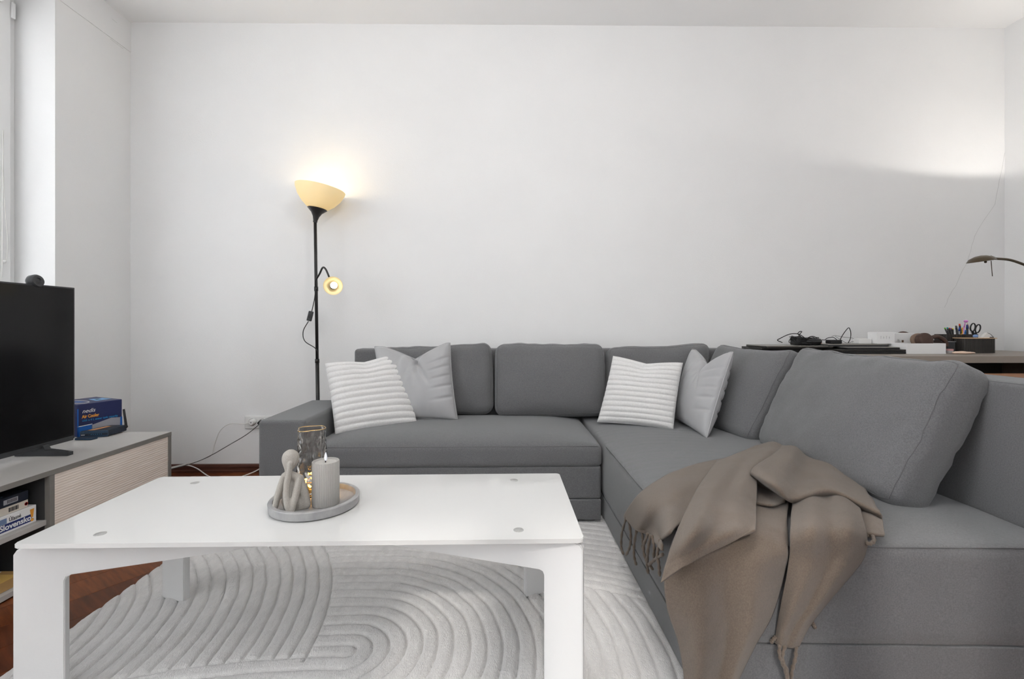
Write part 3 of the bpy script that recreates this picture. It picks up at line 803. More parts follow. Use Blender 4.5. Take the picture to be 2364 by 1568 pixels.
# ================================================================== COFFEE TABLE
TZ = 0.40
ct = thing('coffee_table', 'white glass coffee table on white crossed flat metal legs', 'table', (-0.46, 1.27, 0.0))
def rrect(c, r=0.011, k=6):
    out = []
    n = len(c)
    for i in range(n):
        p, q, s = Vector(c[i-1]), Vector(c[i]), Vector(c[(i+1) % n])
        a = (p-q).normalized(); b = (s-q).normalized(); cc = q+(a+b)*r
        for j in range(k+1):
            t = j/k
            v = (q+a*r)*(1-t)**2+q*2*t*(1-t)+(q+b*r)*t*t
            out.append((v.x, v.y))
    return out
FL, FR_ = oz(28, 1257, TZ), oz(1349, 1244, TZ)
BLc, BRc = oz(371, 1101, TZ), oz(1291, 1093, TZ)
cor = [FL.to_2d(), FR_.to_2d(), BRc.to_2d(), BLc.to_2d()]
pl = rrect(cor)
bm = bmesh.new()
n = len(pl)
vb = [bm.verts.new((p[0], p[1], TZ-0.0105)) for p in pl]; vt = [bm.verts.new((p[0], p[1], TZ)) for p in pl]
bm.faces.new(vb[::-1]); ft = bm.faces.new(vt)
for i in range(n): bm.faces.new([vb[i], vb[(i+1) % n], vt[(i+1) % n], vt[i]])
bmesh.ops.bevel(bm, geom=[e for e in bm.edges if abs(e.verts[0].co.z-e.verts[1].co.z) < 1e-6], offset=0.0015, segments=2, affect='EDGES')
bm_obj('glass_top', bm, M_GLASSW, ct)
def disc(px, py):
    c = oz(px, py, TZ)
    lathe('fixing_disc', [(0.0125, -0.0002), (0.0125, 0.0006), (0.0115, 0.0009), (0, 0.0009)], M_STEEL, ct, c, 24)
for p in ((1197, 1224), (1187, 1109), (231, 1233), (450, 1115)): disc(*p)
# two flat arch frames crossing under the glass
def arch(pa_, pb_, th, lift):
    A, B = Vector((pa_.x, pa_.y, 0)), Vector((pb_.x, pb_.y, 0))
    d = (B-A); L = d.length; d.normalize(); nn = Vector((-d.y, d.x, 0))
    w, ah, zt, z0 = 0.094, 0.082, TZ-0.0125-lift, 0.018
    r = 0.012
    out = [(0, z0), (w, z0), (w, zt-ah)]
    inn = [(w, z0)]
    prof = [(0, z0), (w, z0), (w, zt-ah-r), (w+r*0.3, zt-ah-r*0.3), (w+r, zt-ah), (L/2, zt-ah+0.002), (L-w-r, zt-ah), (L-w-r*0.3, zt-ah-r*0.3), (L-w, zt-ah-r), (L-w, z0), (L, z0), (L, zt-0.018), (L-0.006, zt-0.008), (L-0.02, zt-0.004), (L-0.12, zt), (L/2, zt), (0.12, zt), (0.02, zt-0.004), (0.006, zt-0.008), (0, zt-0.018)]
    bm = bmesh.new()
    f = [bm.verts.new(A+d*u-nn*th/2+Vector((0, 0, z))) for u, z in prof]; g = [bm.verts.new(A+d*u+nn*th/2+Vector((0, 0, z))) for u, z in prof]
    k = len(prof)
    bm.faces.new(f); bm.faces.new(g[::-1])
    for i in range(k): bm.faces.new([f[(i+1) % k], f[i], g[i], g[(i+1) % k]])
    bmesh.ops.recalc_face_normals(bm, faces=bm.faces)
    bmesh.ops.bevel(bm, geom=[e for e in bm.edges if abs((e.verts[0].co-e.verts[1].co).dot(nn)) < 1e-5], offset=0.002, segments=2, affect='EDGES')
    bmesh.ops.triangulate(bm, faces=[q for q in bm.faces if len(q.verts) > 4])
    return bm_obj('leg_frame', bm, M_WMETAL, ct)
arch(oy(37, 1400, FL.y+0.02), BRc+Vector((-0.03, -0.02, 0)), 0.022, 0.0)
arch(oy(1347, 1400, FR_.y+0.02), BLc+Vector((0.03, -0.02, 0)), 0.022, 0.0)
for c in cor:   # small pads between frame and glass
    q = c.lerp((cor[0]+cor[2])/2, 0.12)
    lathe('spacer', [(0.012, TZ-0.013), (0.012, TZ-0.0102)], M_STEEL, ct, (q.x, q.y, 0), 14)

# ------------------------------------------------------------------ tray and the three things on it
tc_ = Vector((-0.522, 1.278, TZ))
tray = thing('round_tray', 'round grey marble tray on the coffee table', 'tray', tc_)
lathe('dish', [(0.0, 0.0004), (0.110, 0.0004), (0.116, 0.004), (0.118, 0.0235), (0.1165, 0.0255), (0.1065, 0.0255), (0.105, 0.0235), (0.105, 0.011), (0.103, 0.010), (0, 0.010)], M_TRAY, tray, tc_, 72)
TB = TZ+0.0105
# candle
cc = Vector((-0.487, 1.262, TB))
can = thing('flameless_candle', 'taupe ribbed pillar candle with white fake flame on the tray', 'candle', cc)
NF = 46
def flute(name, r0, z0, z1):
    vs, fs = [], []
    n = NF*6
    Z = [z0, z0+0.003, z1-0.002, z1]
    for zi, z in enumerate(Z):
        for j in range(n):
            a = 2*math.pi*j/n
            r = r0+0.0011*(abs(math.sin(NF*a/2))**0.6-0.5) - (0.001 if zi in (0, 3) else 0)
            vs.append(cc+Vector((r*math.cos(a), r*math.sin(a), z)))
    for i in range(3):
        for j in range(n): fs.append([i*n+j, i*n+(j+1) % n, (i+1)*n+(j+1) % n, (i+1)*n+j])
    fs.append(list(range(n))[::-1])
    # wax rim and sunken top
    k = len(vs)
    for (r, z) in ((r0-0.003, z1), (r0-0.004, z1-0.004), (0.0008, z1-0.006)):
        for j in range(n):
            a = 2*math.pi*j/n; vs.append(cc+Vector((r*math.cos(a), r*math.sin(a), z)))
    rings = [3*n, k, k+n, k+2*n]
    for q in range(3):
        for j in range(n): fs.append([rings[q]+j, rings[q]+(j+1) % n, rings[q+1]+(j+1) % n, rings[q+1]+j])
    o = mk(name, vs, fs, M_CANDLE, can, smooth=True); o.data.set_sharp_from_angle(angle=math.radians(45))
flute('body', 0.0352, 0, 0.118)
lathe('wax_top', [(0.0, 0.1135), (0.031, 0.1138), (0.031, 0.1120)], M_CANDLET, can, cc, 40)
lathe('wick', [(0.0016, 0.1135), (0.0016, 0.1185)], M_BLACK, can, cc+Vector((-0.0005, 0, 0)), 8)
lathe('flame', [(0.0012, 0.1180), (0.0035, 0.122), (0.0042, 0.127), (0.0032, 0.133), (0.0013, 0.139), (0, 0.142)], M_FLAME, can, cc, 14)
# vase
vc = Vector((-0.556, 1.335, TB))
vase = thing('glass_vase', 'tall rippled smoked glass vase with gold rim and amber fairy lights', 'vase', vc)
def vring(z, inset, nn=96, rip=1.0):
    out = []
    for j in range(nn):
        a = 2*math.pi*j/nn
        c_, s_ = math.cos(a), math.sin(a)
        k = (abs(c_)**4+abs(s_)**4)**(-0.25)
        x, y = 0.037*k*c_, 0.034*k*s_
        wv = 0.0022*math.sin(3*a+z*11)
        p = Vector((x, y, z))
        rp = (1 if z < 0.165 else max(0.15, 1-(z-0.165)/0.022))*rip*(0.0070*noise.noise(Vector((x*55, y*55, z*26)))+0.0035*noise.noise(Vector((x*120, y*120, z*60+5))))
        nrm_ = Vector((c_, s_, 0))
        out.append(vc+Vector((0, 0, 0))+p+nrm_*(rp+wv-inset))
    return out
def rotv(L):
    R = Matrix.Rotation(math.radians(24), 4, 'Z')
    return [vc+R @ (p-vc) for p in L]
rings = []
ZS = [i*0.19/70 for i in range(71)]
for i, z in enumerate(ZS): rings.append(rotv(vring(z+0.0006, 0 if i else 0.004)))
for i, z in enumerate(ZS[::-1]):
    if z >= 0.012: rings.append(rotv(vring(z, 0.0032)))
vs = [p for r_ in rings for p in r_]; nn = 96
fs = [[i*nn+j, i*nn+(j+1) % nn, (i+1)*nn+(j+1) % nn, (i+1)*nn+j] for i in range(len(rings)-1) for j in range(nn)]
fs.append(list(range(nn))[::-1]); fs.append([(len(rings)-1)*nn+j for j in range(nn)])
mk('glass_body', vs, fs, M_GLASS, vase, smooth=True)
rim = [p for p in rotv(vring(0.1905, 0.0016))]
v2, f2 = tube_geo(rim, 0.0012, 6, True); mk('gold_rim', v2, f2, M_GOLD, vase, smooth=True)
lights = thing('fairy_lights', 'string of amber fairy lights glowing in the glass vase, with added hidden beads behind it', 'string light', vc+Vector((0, 0, 0.013)))
for k in range(11):
    a = k*2.4; rr = 0.006+0.014*((k*37) % 10)/10
    ball('light_bead', vc+Vector((rr*math.cos(a), rr*math.sin(a), 0.017+0.0045*k)), 0.0032, M_AMBER, lights, seg=10)
GLOW_TAIL = [Vector((-0.517+0.010*k, 1.304+0.006*(k % 2)+0.002*k, TZ+0.0150)) for k in range(4)]  # extra beads added out of sight behind the candle to warm the tray
for p in GLOW_TAIL: ball('light_bead', p, 0.0032, M_AMBER, lights, seg=10)
tube('wire', [p-Vector((0, 0, 0.0035)) for p in GLOW_TAIL], 0.0006, M_GOLD, lights, 5)
tube('wire', [vc+Vector(((0.006+0.014*((k*37) % 10)/10)*math.cos(k*2.4), (0.006+0.014*((k*37) % 10)/10)*math.sin(k*2.4), 0.0155+0.0045*k)) for k in range(11)], 0.0006, M_GOLD, lights, 5)
# sculpture
stx = Vector((-0.560, 1.222, TB))
statue = thing('abstract_figurine', 'beige stone abstract figurine of a seated thinker on the tray', 'figurine', stx)
q = 0.0001925*1.0
bm = bmesh.new()
def sp(cx, cy, dp, r, sy=1.0):
    c = stx+Vector(((cx-485)*q, dp*q, max((1272-cy)*q, r*q*0.55)))
    R = bmesh.ops.create_icosphere(bm, subdivisions=2, radius=r*q)
    for v in R['verts']: v.co = Vector((v.co.x, v.co.y*sy, v.co.z))+c
def chain(L, k=9, sy=1.0):
    for i in range(len(L)-1):
        for j in range(k):
            t = j/k; sp(*[L[i][m_]*(1-t)+L[i+1][m_]*t for m_ in range(4)], sy)
    sp(*L[-1], sy)
chain([(462, 548, 0, 112), (458, 590, 0, 108), (448, 650, 5, 82), (428, 715, 10, 50), (425, 765, 15, 46)])
chain([(425, 765, 15, 48), (445, 850, 30, 95), (468, 960, 40, 125), (488, 1080, 50, 155), (498, 1190, 50, 175), (500, 1230, 50, 185)], sy=0.6)
chain([(375, 805, 10, 46), (338, 930, -15, 48), (302, 1080, -40, 45), (275, 1215, -50, 40)])
chain([(375, 805, 10, 46), (430, 790, 20, 60), (580, 835, 0, 55)])
chain([(505, 605, -95, 34), (482, 720, -85, 42), (458, 880, -100, 44), (458, 1030, -120, 44), (490, 1170, -140, 46), (530, 1270, -145, 42)])
chain([(582, 840, -10, 54), (577, 960, -55, 54), (562, 1100, -100, 50), (535, 1265, -140, 42)])
chain([(582, 850, 10, 60), (620, 1050, 40, 70), (640, 1220, 60, 75)])
so_ = bm_obj('figure', bm, M_STONE, statue, smooth=True)
rm = so_.modifiers.new('rm', 'REMESH'); rm.mode = 'VOXEL'; rm.voxel_size = 0.0014; rm.use_smooth_shade = True
sm = so_.modifiers.new('sm', 'SMOOTH'); sm.iterations = 10; sm.factor = 0.6

# ================================================================== TV CONSOLE
CX, CZ, CY0, CY1, CDEP = -1.618, 0.383, 0.55, 2.255, 0.47
con = thing('tv_console', 'low grey tv console with pale wood door and open shelves', 'tv stand', (CX-CDEP/2, 1.4, 0))
CXB = CX-CDEP
box('top_panel', (CXB, CY0, CZ-0.019), (CX, CY1, CZ), M_CONS, con, 0.0012)
box('top_edge_band', (CX-0.0005, CY0, CZ-0.019), (CX+0.0012, CY1, CZ-0.001), M_CONSE, con)
box('end_panel', (CXB, CY1-0.018, 0.006), (CX+0.0008, CY1, CZ-0.019), M_CONSE, con, 0.001)
box('end_panel', (CXB, CY0, 0.006), (CX, CY0+0.018, CZ-0.019), M_CONSE, con, 0.001)
dvy = ox(121, 1150, CX).y
box('divider', (CXB, dvy-0.009, 0.024), (CX, dvy+0.009, CZ-0.019), M_CONSE, con, 0.001)
box('back_panel', (CXB, CY0+0.018, 0.024), (CXB+0.008, CY1-0.018, CZ-0.019), M_CONSI, con)
box('bottom_panel', (CXB, CY0+0.018, 0.006), (CX, CY1-0.018, 0.024), M_CONS, con, 0.001)
shz = 0.206
box('shelf', (CXB+0.008, CY0+0.018, shz-0.018), (CX-0.012, dvy-0.009, shz), M_CONS, con, 0.001)
box('inside_lining', (CXB+0.008, dvy-0.0105, 0.024), (CX-0.018, dvy-0.009, CZ-0.019), M_CONSI, con)
for (y, x) in ((0.7, CX-0.05), (0.7, CXB+0.05), (2.2, CX-0.05), (2.2, CXB+0.05), (1.45, CX-0.05)):
    lathe('foot', [(0.02, 0), (0.02, 0.008)], M_BLACK, con, (x, y, 0), 12)
# grooved door: fluted front
D0, D1, E0, E1 = dvy+0.0095, CY1-0.0185, 0.012, CZ-0.021
vs, fs = [], []
K = 150
zs = [E0+(E1-E0)*i/K for i in range(K+1)]
for z in zs:
    d = 0.00035*math.sin((z-E0)/0.0095*2*math.pi)
    vs += [(CX-0.003+d, D0, z), (CX-0.003+d, D1, z)]
for i in range(K): fs.append([2*i, 2*i+1, 2*i+3, 2*i+2])
m0 = len(vs); vs += [(CX-0.018, D0, E0), (CX-0.018, D1, E0), (CX-0.018, D0, E1), (CX-0.018, D1, E1)]
fs += [[m0, m0+2, m0+3, m0+1], [0, m0, m0+1, 1], [2*K, 2*K+1, m0+3, m0+2], [0]+[2*i for i in range(1, K+1)]+[m0+2, m0], [m0+1, m0+3]+[2*i+1 for i in range(K, -1, -1)]]
mk('door', vs, fs, M_DOOR, con)

# ------------------------------------------------------------------ TV with stand, webcam
TX = -1.822
tvb = ox(173, 1012, TX); tvt = ox(167, 664, TX)
TY1 = tvb.y; tz0, tz1 = tvb.z, tvt.z; TY0 = TY1-(tz1-tz0)*1.76
tv = thing('television', 'large black flat television on the grey console', 'television', (TX, (TY0+TY1)/2, CZ))
box('housing', (TX-0.028, TY0, tz0), (TX-0.004, TY1, tz1), M_BLACK, tv, 0.004, 3)
box('bezel', (TX-0.006, TY0, tz0), (TX-0.0005, TY1, tz1), M_DGREY, tv, 0.002)
box('screen', (TX-0.0045, TY0+0.006, tz0+0.014), (TX+0.0002, TY1-0.006, tz1-0.006), M_SCREEN, tv, 0.0005)
box('lower_trim', (TX-0.02, TY0+0.004, tz0-0.006), (TX-0.001, TY1-0.004, tz0+0.001), M_DGREY, tv, 0.002)
for fy in (oz(100, 1052, CZ).y, TY0+0.16):
    a, b = (-1.925, CZ), (-1.722, CZ)
    pr = [(-1.928, CZ+0.001), (-1.722, CZ+0.001), (-1.722, CZ+0.014), (TX+0.012, CZ+0.026), (TX+0.004, tz0+0.004), (TX-0.022, tz0+0.004), (TX-0.03, CZ+0.026), (-1.928, CZ+0.007)]
    vs = [(x, fy-0.012, z) for x, z in pr]+[(x, fy+0.012, z) for x, z in pr]; n = len(pr)
    mk('stand_foot', vs, [list(range(n)), list(range(n, 2*n))[::-1]]+[[i, n+i, n+(i+1) % n, (i+1) % n] for i in range(n)], M_DGREY, tv)
wy = ox(79, 655, TX-0.014).y
wc = thing('webcam', 'small round black webcam clipped on top of the television', 'webcam', (TX-0.014, wy, tz1))
wm = Matrix.Rotation(math.radians(80), 4, 'Y')
lathe('lens_body', [(0, -0.018), (0.02, -0.017), (0.026, -0.008), (0.026, 0.010), (0.022, 0.016), (0.012, 0.016), (0.010, 0.012), (0, 0.012)], M_DGREY, wc, (TX-0.012, wy, tz1+0.012), 28, wm)
box('clip', (TX-0.034, wy-0.014, tz1+0.0005), (TX+0.004, wy+0.014, tz1+0.006), M_BLACK, wc, 0.002)

# ------------------------------------------------------------------ air cooler carton
BH = 0.150
A0 = oz(178, 1010, CZ+0.0008); ud = oz(282, 922, CZ+BH)-A0; ud.z = 0
vd = Vector((-ud.y, ud.x, 0)).normalized()*0.215
carton = thing('carton', 'navy blue air cooler carton behind the router on the console', 'box', A0)
def cbox(name, u0, u1, v0, v1, z0, z1, m, parent):
    P = [A0+ud*u+vd*v+Vector((0, 0, z)) for z in (z0, z1) for u, v in ((u0, v0), (u1, v0), (u1, v1), (u0, v1))]
    return mk(name, P, [[3, 2, 1, 0], [4, 5, 6, 7], [0, 1, 5, 4], [1, 2, 6, 5], [2, 3, 7, 6], [3, 0, 4, 7]], m, parent)
cb = cbox('body', 0, 1, 0, 1, 0, BH, M_BLUE, carton)
bv = cb.modifiers.new('b', 'BEVEL'); bv.width = 0.003; bv.segments = 2
nf = Vector((ud.y, -ud.x, 0)).normalized()
un = ud.normalized(); ul = ud.length
def fp(u, z, e=0.0006): return A0+ud*u+Vector((0, 0, z))+nf*e
def fpoly(name, P, m):   # flat print on the long face
    a = [fp(u, z, 0.0003) for u, z in P]; b = [fp(u, z, 0.0007) for u, z in P]; n = len(P)
    mk(name, a+b, [list(range(n))[::-1], list(range(n, 2*n))]+[[i, (i+1) % n, n+(i+1) % n, n+i] for i in range(n)], m, carton)
fpoly('print_band', [(0.0, 0.0), (0.32, 0.0), (0.32, 0.049), (0.0, 0.046)], M_BLUE2)
fpoly('print_band_line', [(0.0, 0.046), (0.32, 0.049), (0.32, 0.052), (0.0, 0.049)], M_WHITEP)
fpoly('print_picture', [(0.30, 0.02), (0.95, 0.02), (0.95, 0.062), (0.74, 0.066), (0.30, 0.046)], M_GREYP)
fpoly('print_band', [(0.95, 0.02), (1.0, 0.02), (1.0, 0.064), (0.95, 0.064)], M_BLUE2)
fpoly('print_band', [(0.0, 0.0), (0.03, 0.0), (0.03, 0.13), (0.0, 0.13)], M_BLUE2)
text('lettering', 'nedis', 0.026, fp(0.10, 0.108), un, (0, 0, 1), M_WHITEP, carton, shear=0.35, width=0.052)
text('lettering', 'Air Cooler', 0.021, fp(0.10, 0.084), un, (0, 0, 1), M_ORANGE, carton, bold=0.0006, width=0.066)
text('lettering', 'with a 4 L water tank capacity', 0.014, fp(0.10, 0.068), un, (0, 0, 1), M_CYAN, carton, width=0.142)
def tpoly(name, P, m):
    a = [A0+ud*u+vd*v+Vector((0, 0, BH+0.0003)) for u, v in P]; b = [p+Vector((0, 0, 0.0004)) for p in a]; n = len(P)
    mk(name, a+b, [list(range(n))[::-1], list(range(n, 2*n))]+[[i, (i+1) % n, n+(i+1) % n, n+i] for i in range(n)], m, carton)
tpoly('top_print', [(0.55, 0.25), (0.92, 0.30), (0.9, 0.62), (0.62, 0.66)], M_SKYB)
tpoly('top_print_dark', [(0.66, 0.42), (0.8, 0.44), (0.78, 0.56), (0.68, 0.56)], M_DGREY)
el = [(0.26+0.16*math.cos(t*0.3), 0.42+0.30*math.sin(t*0.3)) for t in range(21)]
v2, f2 = tube_geo([A0+ud*u+vd*v+Vector((0, 0, BH+0.0008)) for u, v in el], 0.0012, 6, True); mk('top_print_ring', v2, f2, M_WHITEP, carton)
tpoly('top_print_mark', [(0.2, 0.3), (0.34, 0.3), (0.34, 0.55), (0.2, 0.55)], M_BLUE2)

# ------------------------------------------------------------------ router and small flat box
rz = CZ+0.0008
router = thing('wifi_router', 'flat blue black wifi router with a stub antenna beside the carton', 'router', (-1.885, 2.15, CZ))
R1, R2, R3 = [tuple(oz(px, py, CZ+0.001)[:2]) for px, py in ((184, 1012), (251, 1008), (293, 996))]
R4 = tuple((A0+ud*0.72+nf*0.005)[:2])
def quadbox(name, Q, z0, z1, m, parent, bev=0.002):
    vs = [(x, y, z0) for x, y in Q]+[(x, y, z1) for x, y in Q]
    o = mk(name, vs, [[3, 2, 1, 0], [4, 5, 6, 7], [0, 1, 5, 4], [1, 2, 6, 5], [2, 3, 7, 6], [3, 0, 4, 7]], m, parent)
    if bev:
        b = o.modifiers.new('b', 'BEVEL'); b.width = bev; b.segments = 2
    return o
quadbox('case', (R1, R2, R3, R4), rz+0.004, rz+0.032, M_ROUTER, router, 0.003)
fd = Vector((R2[0]-R1[0], R2[1]-R1[1], 0)); fl = fd.length; fn = fd.normalized(); fo = Vector((fn.y, -fn.x, 0))
def rf(u, z, e): return Vector((R1[0], R1[1], 0))+fd*u+fo*e+Vector((0, 0, z))
def rpl(name, u0, u1, z0, z1, e0, e1, m):
    P = [rf(u, z, e) for e in (e0, e1) for u, z in ((u0, z0), (u1, z0), (u1, z1), (u0, z1))]
    mk(name, P, [[3, 2, 1, 0], [4, 5, 6, 7], [0, 1, 5, 4], [1, 2, 6, 5], [2, 3, 7, 6], [3, 0, 4, 7]], m, router)
rpl('front_panel', 0.02, 0.98, rz+0.002, rz+0.030, -0.002, 0.003, M_ROUTERF)
rpl('indicator_strip', 0.04, 0.98, rz+0.010, rz+0.019, 0.003, 0.0036, M_ROUTER)
for k in range(6): rpl('indicator_light', 0.40+0.07*k, 0.42+0.07*k, rz+0.0135, rz+0.0155, 0.0036, 0.0040, M_CYAN)
rpl('logo_mark', 0.06, 0.19, rz+0.0135, rz+0.0155, 0.0036, 0.0040, M_WHITEP)
quadbox('orange_sticker', [(R1[0]*(1-a)*(1-b)+R2[0]*a*(1-b)+R3[0]*a*b+R4[0]*(1-a)*b, R1[1]*(1-a)*(1-b)+R2[1]*a*(1-b)+R3[1]*a*b+R4[1]*(1-a)*b) for a, b in ((.18, .1), (.42, .1), (.42, .75), (.18, .75))], rz+0.0318, rz+0.0326, colm('dull_orange', 214, 150, 98), router, 0)
ap = Vector((R3[0]-0.002, R3[1]-0.004, rz+0.024))
tube('antenna', [ap, ap+Vector((0.0, 0.0, 0.014)), ap+Vector((-0.010, 0.0, 0.085))], [0.0065, 0.0055, 0.0045], M_BLACK, router, 10, k=3)
ball('antenna_joint', ap, 0.0085, M_BLACK, router, seg=14)
adapter = thing('set_top_box', 'thin dark blue plastic box lying in front of the router', 'box', (-1.945, 2.05, CZ))
ADQ = [tuple(oz(px, py, CZ+0.001)[:2]) for px, py in ((172, 1016.5), (209, 1016.5), (226, 1012.5), (186, 1012.5))]
quadbox('case', ADQ, rz, rz+0.008, M_ROUTERF, adapter, 0.002)
quadbox('top_cover', [(sum(p[0] for p in ADQ)/4*.04+q_[0]*.96, sum(p[1] for p in ADQ)/4*.04+q_[1]*.96) for q_ in ADQ], rz+0.0078, rz+0.0092, M_ROUTER, adapter, 0.0005)

# ------------------------------------------------------------------ games and parcel on the console shelves
def sb(name, label, cat, y0, y1, x0, x1, z0, z1, m, group=None, rot=0.0):
    root = thing(name, label, cat, ((x0+x1)/2, (y0+y1)/2, z0), group)
    box('body', (x0, y0, z0), (x1, y1, z1), m, root, 0.0015)
    return root
bx1 = CX-0.035
y_e = ox(84, 1180, bx1).y
Z0 = shz+0.0006
g1h = 0.060
g1 = sb('game_box', 'white Slovakia quiz game box, lowest of the shelf stack', 'game box', y_e-0.27, y_e, bx1-0.27, bx1, Z0, Z0+g1h, M_WHITEP, 'stacked boxes on the console shelf')
fx = bx1+0.0004
def pr(name, y0, y1, z0, z1, m, par, x=fx): box(name, (x-0.0003, y0, z0), (x+0.0004, y1, z1), m, par)
text('lettering', 'Úžasné', 0.019, (fx, y_e-0.090, Z0+0.037), (0, 1, 0), (0, 0, 1), M_BLACK, g1, width=0.038)
pr('print_band', y_e-0.16, y_e-0.016, Z0+0.008, Z0+0.033, colm('navy_print', 38, 50, 110), g1)
text('lettering', 'Slovensko', 0.026, (fx+0.0006, y_e-0.120, Z0+0.0135), (0, 1, 0), (0, 0, 1), M_WHITEP, g1, bold=0.0006, width=0.101)
mk('exclamation_bar', [(fx+.0006, y_e-0.0225, Z0+0.050), (fx+.0006, y_e-0.0085, Z0+0.050), (fx+.0006, y_e-0.0120, Z0+0.021), (fx+.0006, y_e-0.0190, Z0+0.021),
                       (fx+.0001, y_e-0.0225, Z0+0.050), (fx+.0001, y_e-0.0085, Z0+0.050), (fx+.0001, y_e-0.0120, Z0+0.021), (fx+.0001, y_e-0.0190, Z0+0.021)],
   [[3, 2, 1, 0], [4, 5, 6, 7], [0, 1, 5, 4], [1, 2, 6, 5], [2, 3, 7, 6], [3, 0, 4, 7]], M_ORANGE, g1)
lathe('exclamation_dot', [(0.0055, 0), (0.0055, 0.0009), (0, 0.0009)], M_ORANGE, g1, (fx, y_e-0.0155, Z0+0.0125), 16, Matrix.Rotation(math.radians(90), 4, 'Y'))
pr('print_picture', y_e-0.122, y_e-0.097, Z0+0.034, Z0+0.052, colm('blue_grey_print', 110, 130, 165), g1)
Z1 = Z0+g1h+0.0006
g2 = sb('game_box', 'thin beige card game box in the middle of the shelf stack', 'game box', y_e-0.115, y_e-0.022, bx1-0.25, bx1-0.006, Z1, Z1+0.026, colm('beige_card', 214, 206, 194), 'stacked boxes on the console shelf')
f2x = bx1-0.0056
for k in range(9): pr('barcode_bar', y_e-0.085+0.0036*k, y_e-0.085+0.0036*k+(0.0016 if k % 3 else 0.0025), Z1+0.006, Z1+0.020, M_DGREY, g2, f2x)
lathe('age_mark', [(0.0045, 0.0002), (0.0045, 0.0006), (0.0058, 0.0006), (0.0058, 0.0002)], colm('red_print', 200, 60, 60), g2, (f2x, y_e-0.029, Z1+0.013), 16, Matrix.Rotation(math.radians(90), 4, 'Y'))
Z2 = Z1+0.0266
g3 = sb('game_box', 'dark navy game box on top of the shelf stack', 'game box', y_e-0.25, y_e-0.023, bx1-0.26, bx1-0.004, Z2, Z2+0.032, colm('dark_navy_card', 26, 32, 46), 'stacked boxes on the console shelf')
f3x = bx1-0.0036
pr('barcode_label', y_e-0.103, y_e-0.058, Z2+0.008, Z2+0.024, M_GREYP, g3, f3x)
for k in range(8): pr('barcode_bar', y_e-0.092+0.004*k, y_e-0.092+0.004*k+0.0018, Z2+0.011, Z2+0.022, M_DGREY, g3, f3x+0.0004)
mk('glossy_sheet', [(bx1-0.02, y_e-0.27, Z2+0.0335), (bx1-0.02, y_e-0.09, Z2+0.0335), (bx1-0.2, y_e-0.10, Z2+0.0335), (bx1-0.2, y_e-0.27, Z2+0.0335),
                    (bx1-0.02, y_e-0.27, Z2+0.0325), (bx1-0.02, y_e-0.09, Z2+0.0325), (bx1-0.2, y_e-0.10, Z2+0.0325), (bx1-0.2, y_e-0.27, Z2+0.0325)],
   [[0, 1, 2, 3], [7, 6, 5, 4], [0, 4, 5, 1], [1, 5, 6, 2], [2, 6, 7, 3], [3, 7, 4, 0]], colm('teal_film', 60, 84, 96, 0.2), g3)
pcy = ox(38, 1330, CX-0.02).y
parcel = sb('parcel', 'flat tan cardboard parcel with tape on the lowest console shelf', 'parcel', pcy-0.28, pcy+0.03, CX-0.30, CX-0.02, 0.0246, 0.058, M_TAN)
box('tape', (CX-0.085, pcy-0.05, 0.0578), (CX-0.0195, pcy+0.005, 0.0586), M_TAPE, parcel)
box('shipping_label', (CX-0.20, pcy-0.06, 0.0578), (CX-0.095, pcy+0.025, 0.0584), M_WHITEP, parcel)

# ================================================================== FLOOR LAMP (left)
LY = 2.678
lb = oy(733.5, 918, LY); ltp = oy(727.5, 500, LY)
axis = (ltp-lb).normalized()
foot = lb-axis*(lb.z/axis.z)
lamp = thing('floor_lamp', 'black uplighter floor lamp with cream bowl shade behind the sofa arm', 'floor lamp', (foot.x, foot.y, 0))
def onp(py, dx=0.0, dy=0.0):
    t = (oy(730, py, LY).z-foot.z)/axis.z
    return foot+axis*t+Vector((dx, dy, 0))
lathe('base', [(0, 0.0), (0.108, 0.0), (0.110, 0.006), (0.104, 0.014), (0.03, 0.022), (0.014, 0.03), (0, 0.03)], M_LAMPB, lamp, (foot.x, foot.y, 0.0005), 36)
tube('pole', [foot+Vector((0, 0, 0.02)), onp(833)], 0.0105, M_LAMPB, lamp, 14, k=1)
tube('pole', [onp(833), onp(505)], 0.0088, M_LAMPB, lamp, 14, k=1)
tube('pole_joint', [onp(838), onp(829)], 0.0122, M_LAMPB, lamp, 14, k=1)
tube('pole_joint', [onp(672), onp(662)], 0.0112, M_LAMPB, lamp, 14, k=1)
tilt = Matrix.Rotation(math.radians(9), 4, 'Y')
hc = onp(512)
lathe('shade_holder', [(0.0115, -0.004), (0.012, 0.008), (0.018, 0.03), (0.03, 0.052), (0.055, 0.075), (0.052, 0.078), (0.0, 0.07)], M_LAMPB, lamp, hc, 32, tilt)
bowl = [(0.030, 0.070), (0.060, 0.082), (0.090, 0.107), (0.118, 0.143), (0.135, 0.180), (0.138, 0.196), (0.136, 0.198), (0.132, 0.180), (0.115, 0.146), (0.088, 0.111), (0.058, 0.086), (0.030, 0.074)]
lathe('bowl_shade', bowl, M_SHADE, lamp, hc, 48, tilt)
bc = hc+(tilt @ Vector((0, 0, 0.135)))
ball('bulb', bc, 0.026, M_BULB, lamp, sc=(1, 1, 1.2))
pl_ = bpy.data.lights.new('uplighter_light', 'POINT'); pl_.energy = 1.7; pl_.color = (1.0, 0.80, 0.52); pl_.shadow_soft_size = 0.035
po = bpy.data.objects.new('uplighter_light', pl_); C.objects.link(po); po.parent = lamp; po.location = bc+Vector((0, 0, 0.035))-PB(lamp)
gn = [onp(667), onp(650, 0.006, -0.02), oy(738, 632, LY-0.05), oy(745, 618, LY-0.07), oy(752, 622, LY-0.085), oy(760, 640, LY-0.09)]
tube('gooseneck', gn, 0.0052, M_LAMPB, lamp, 10)
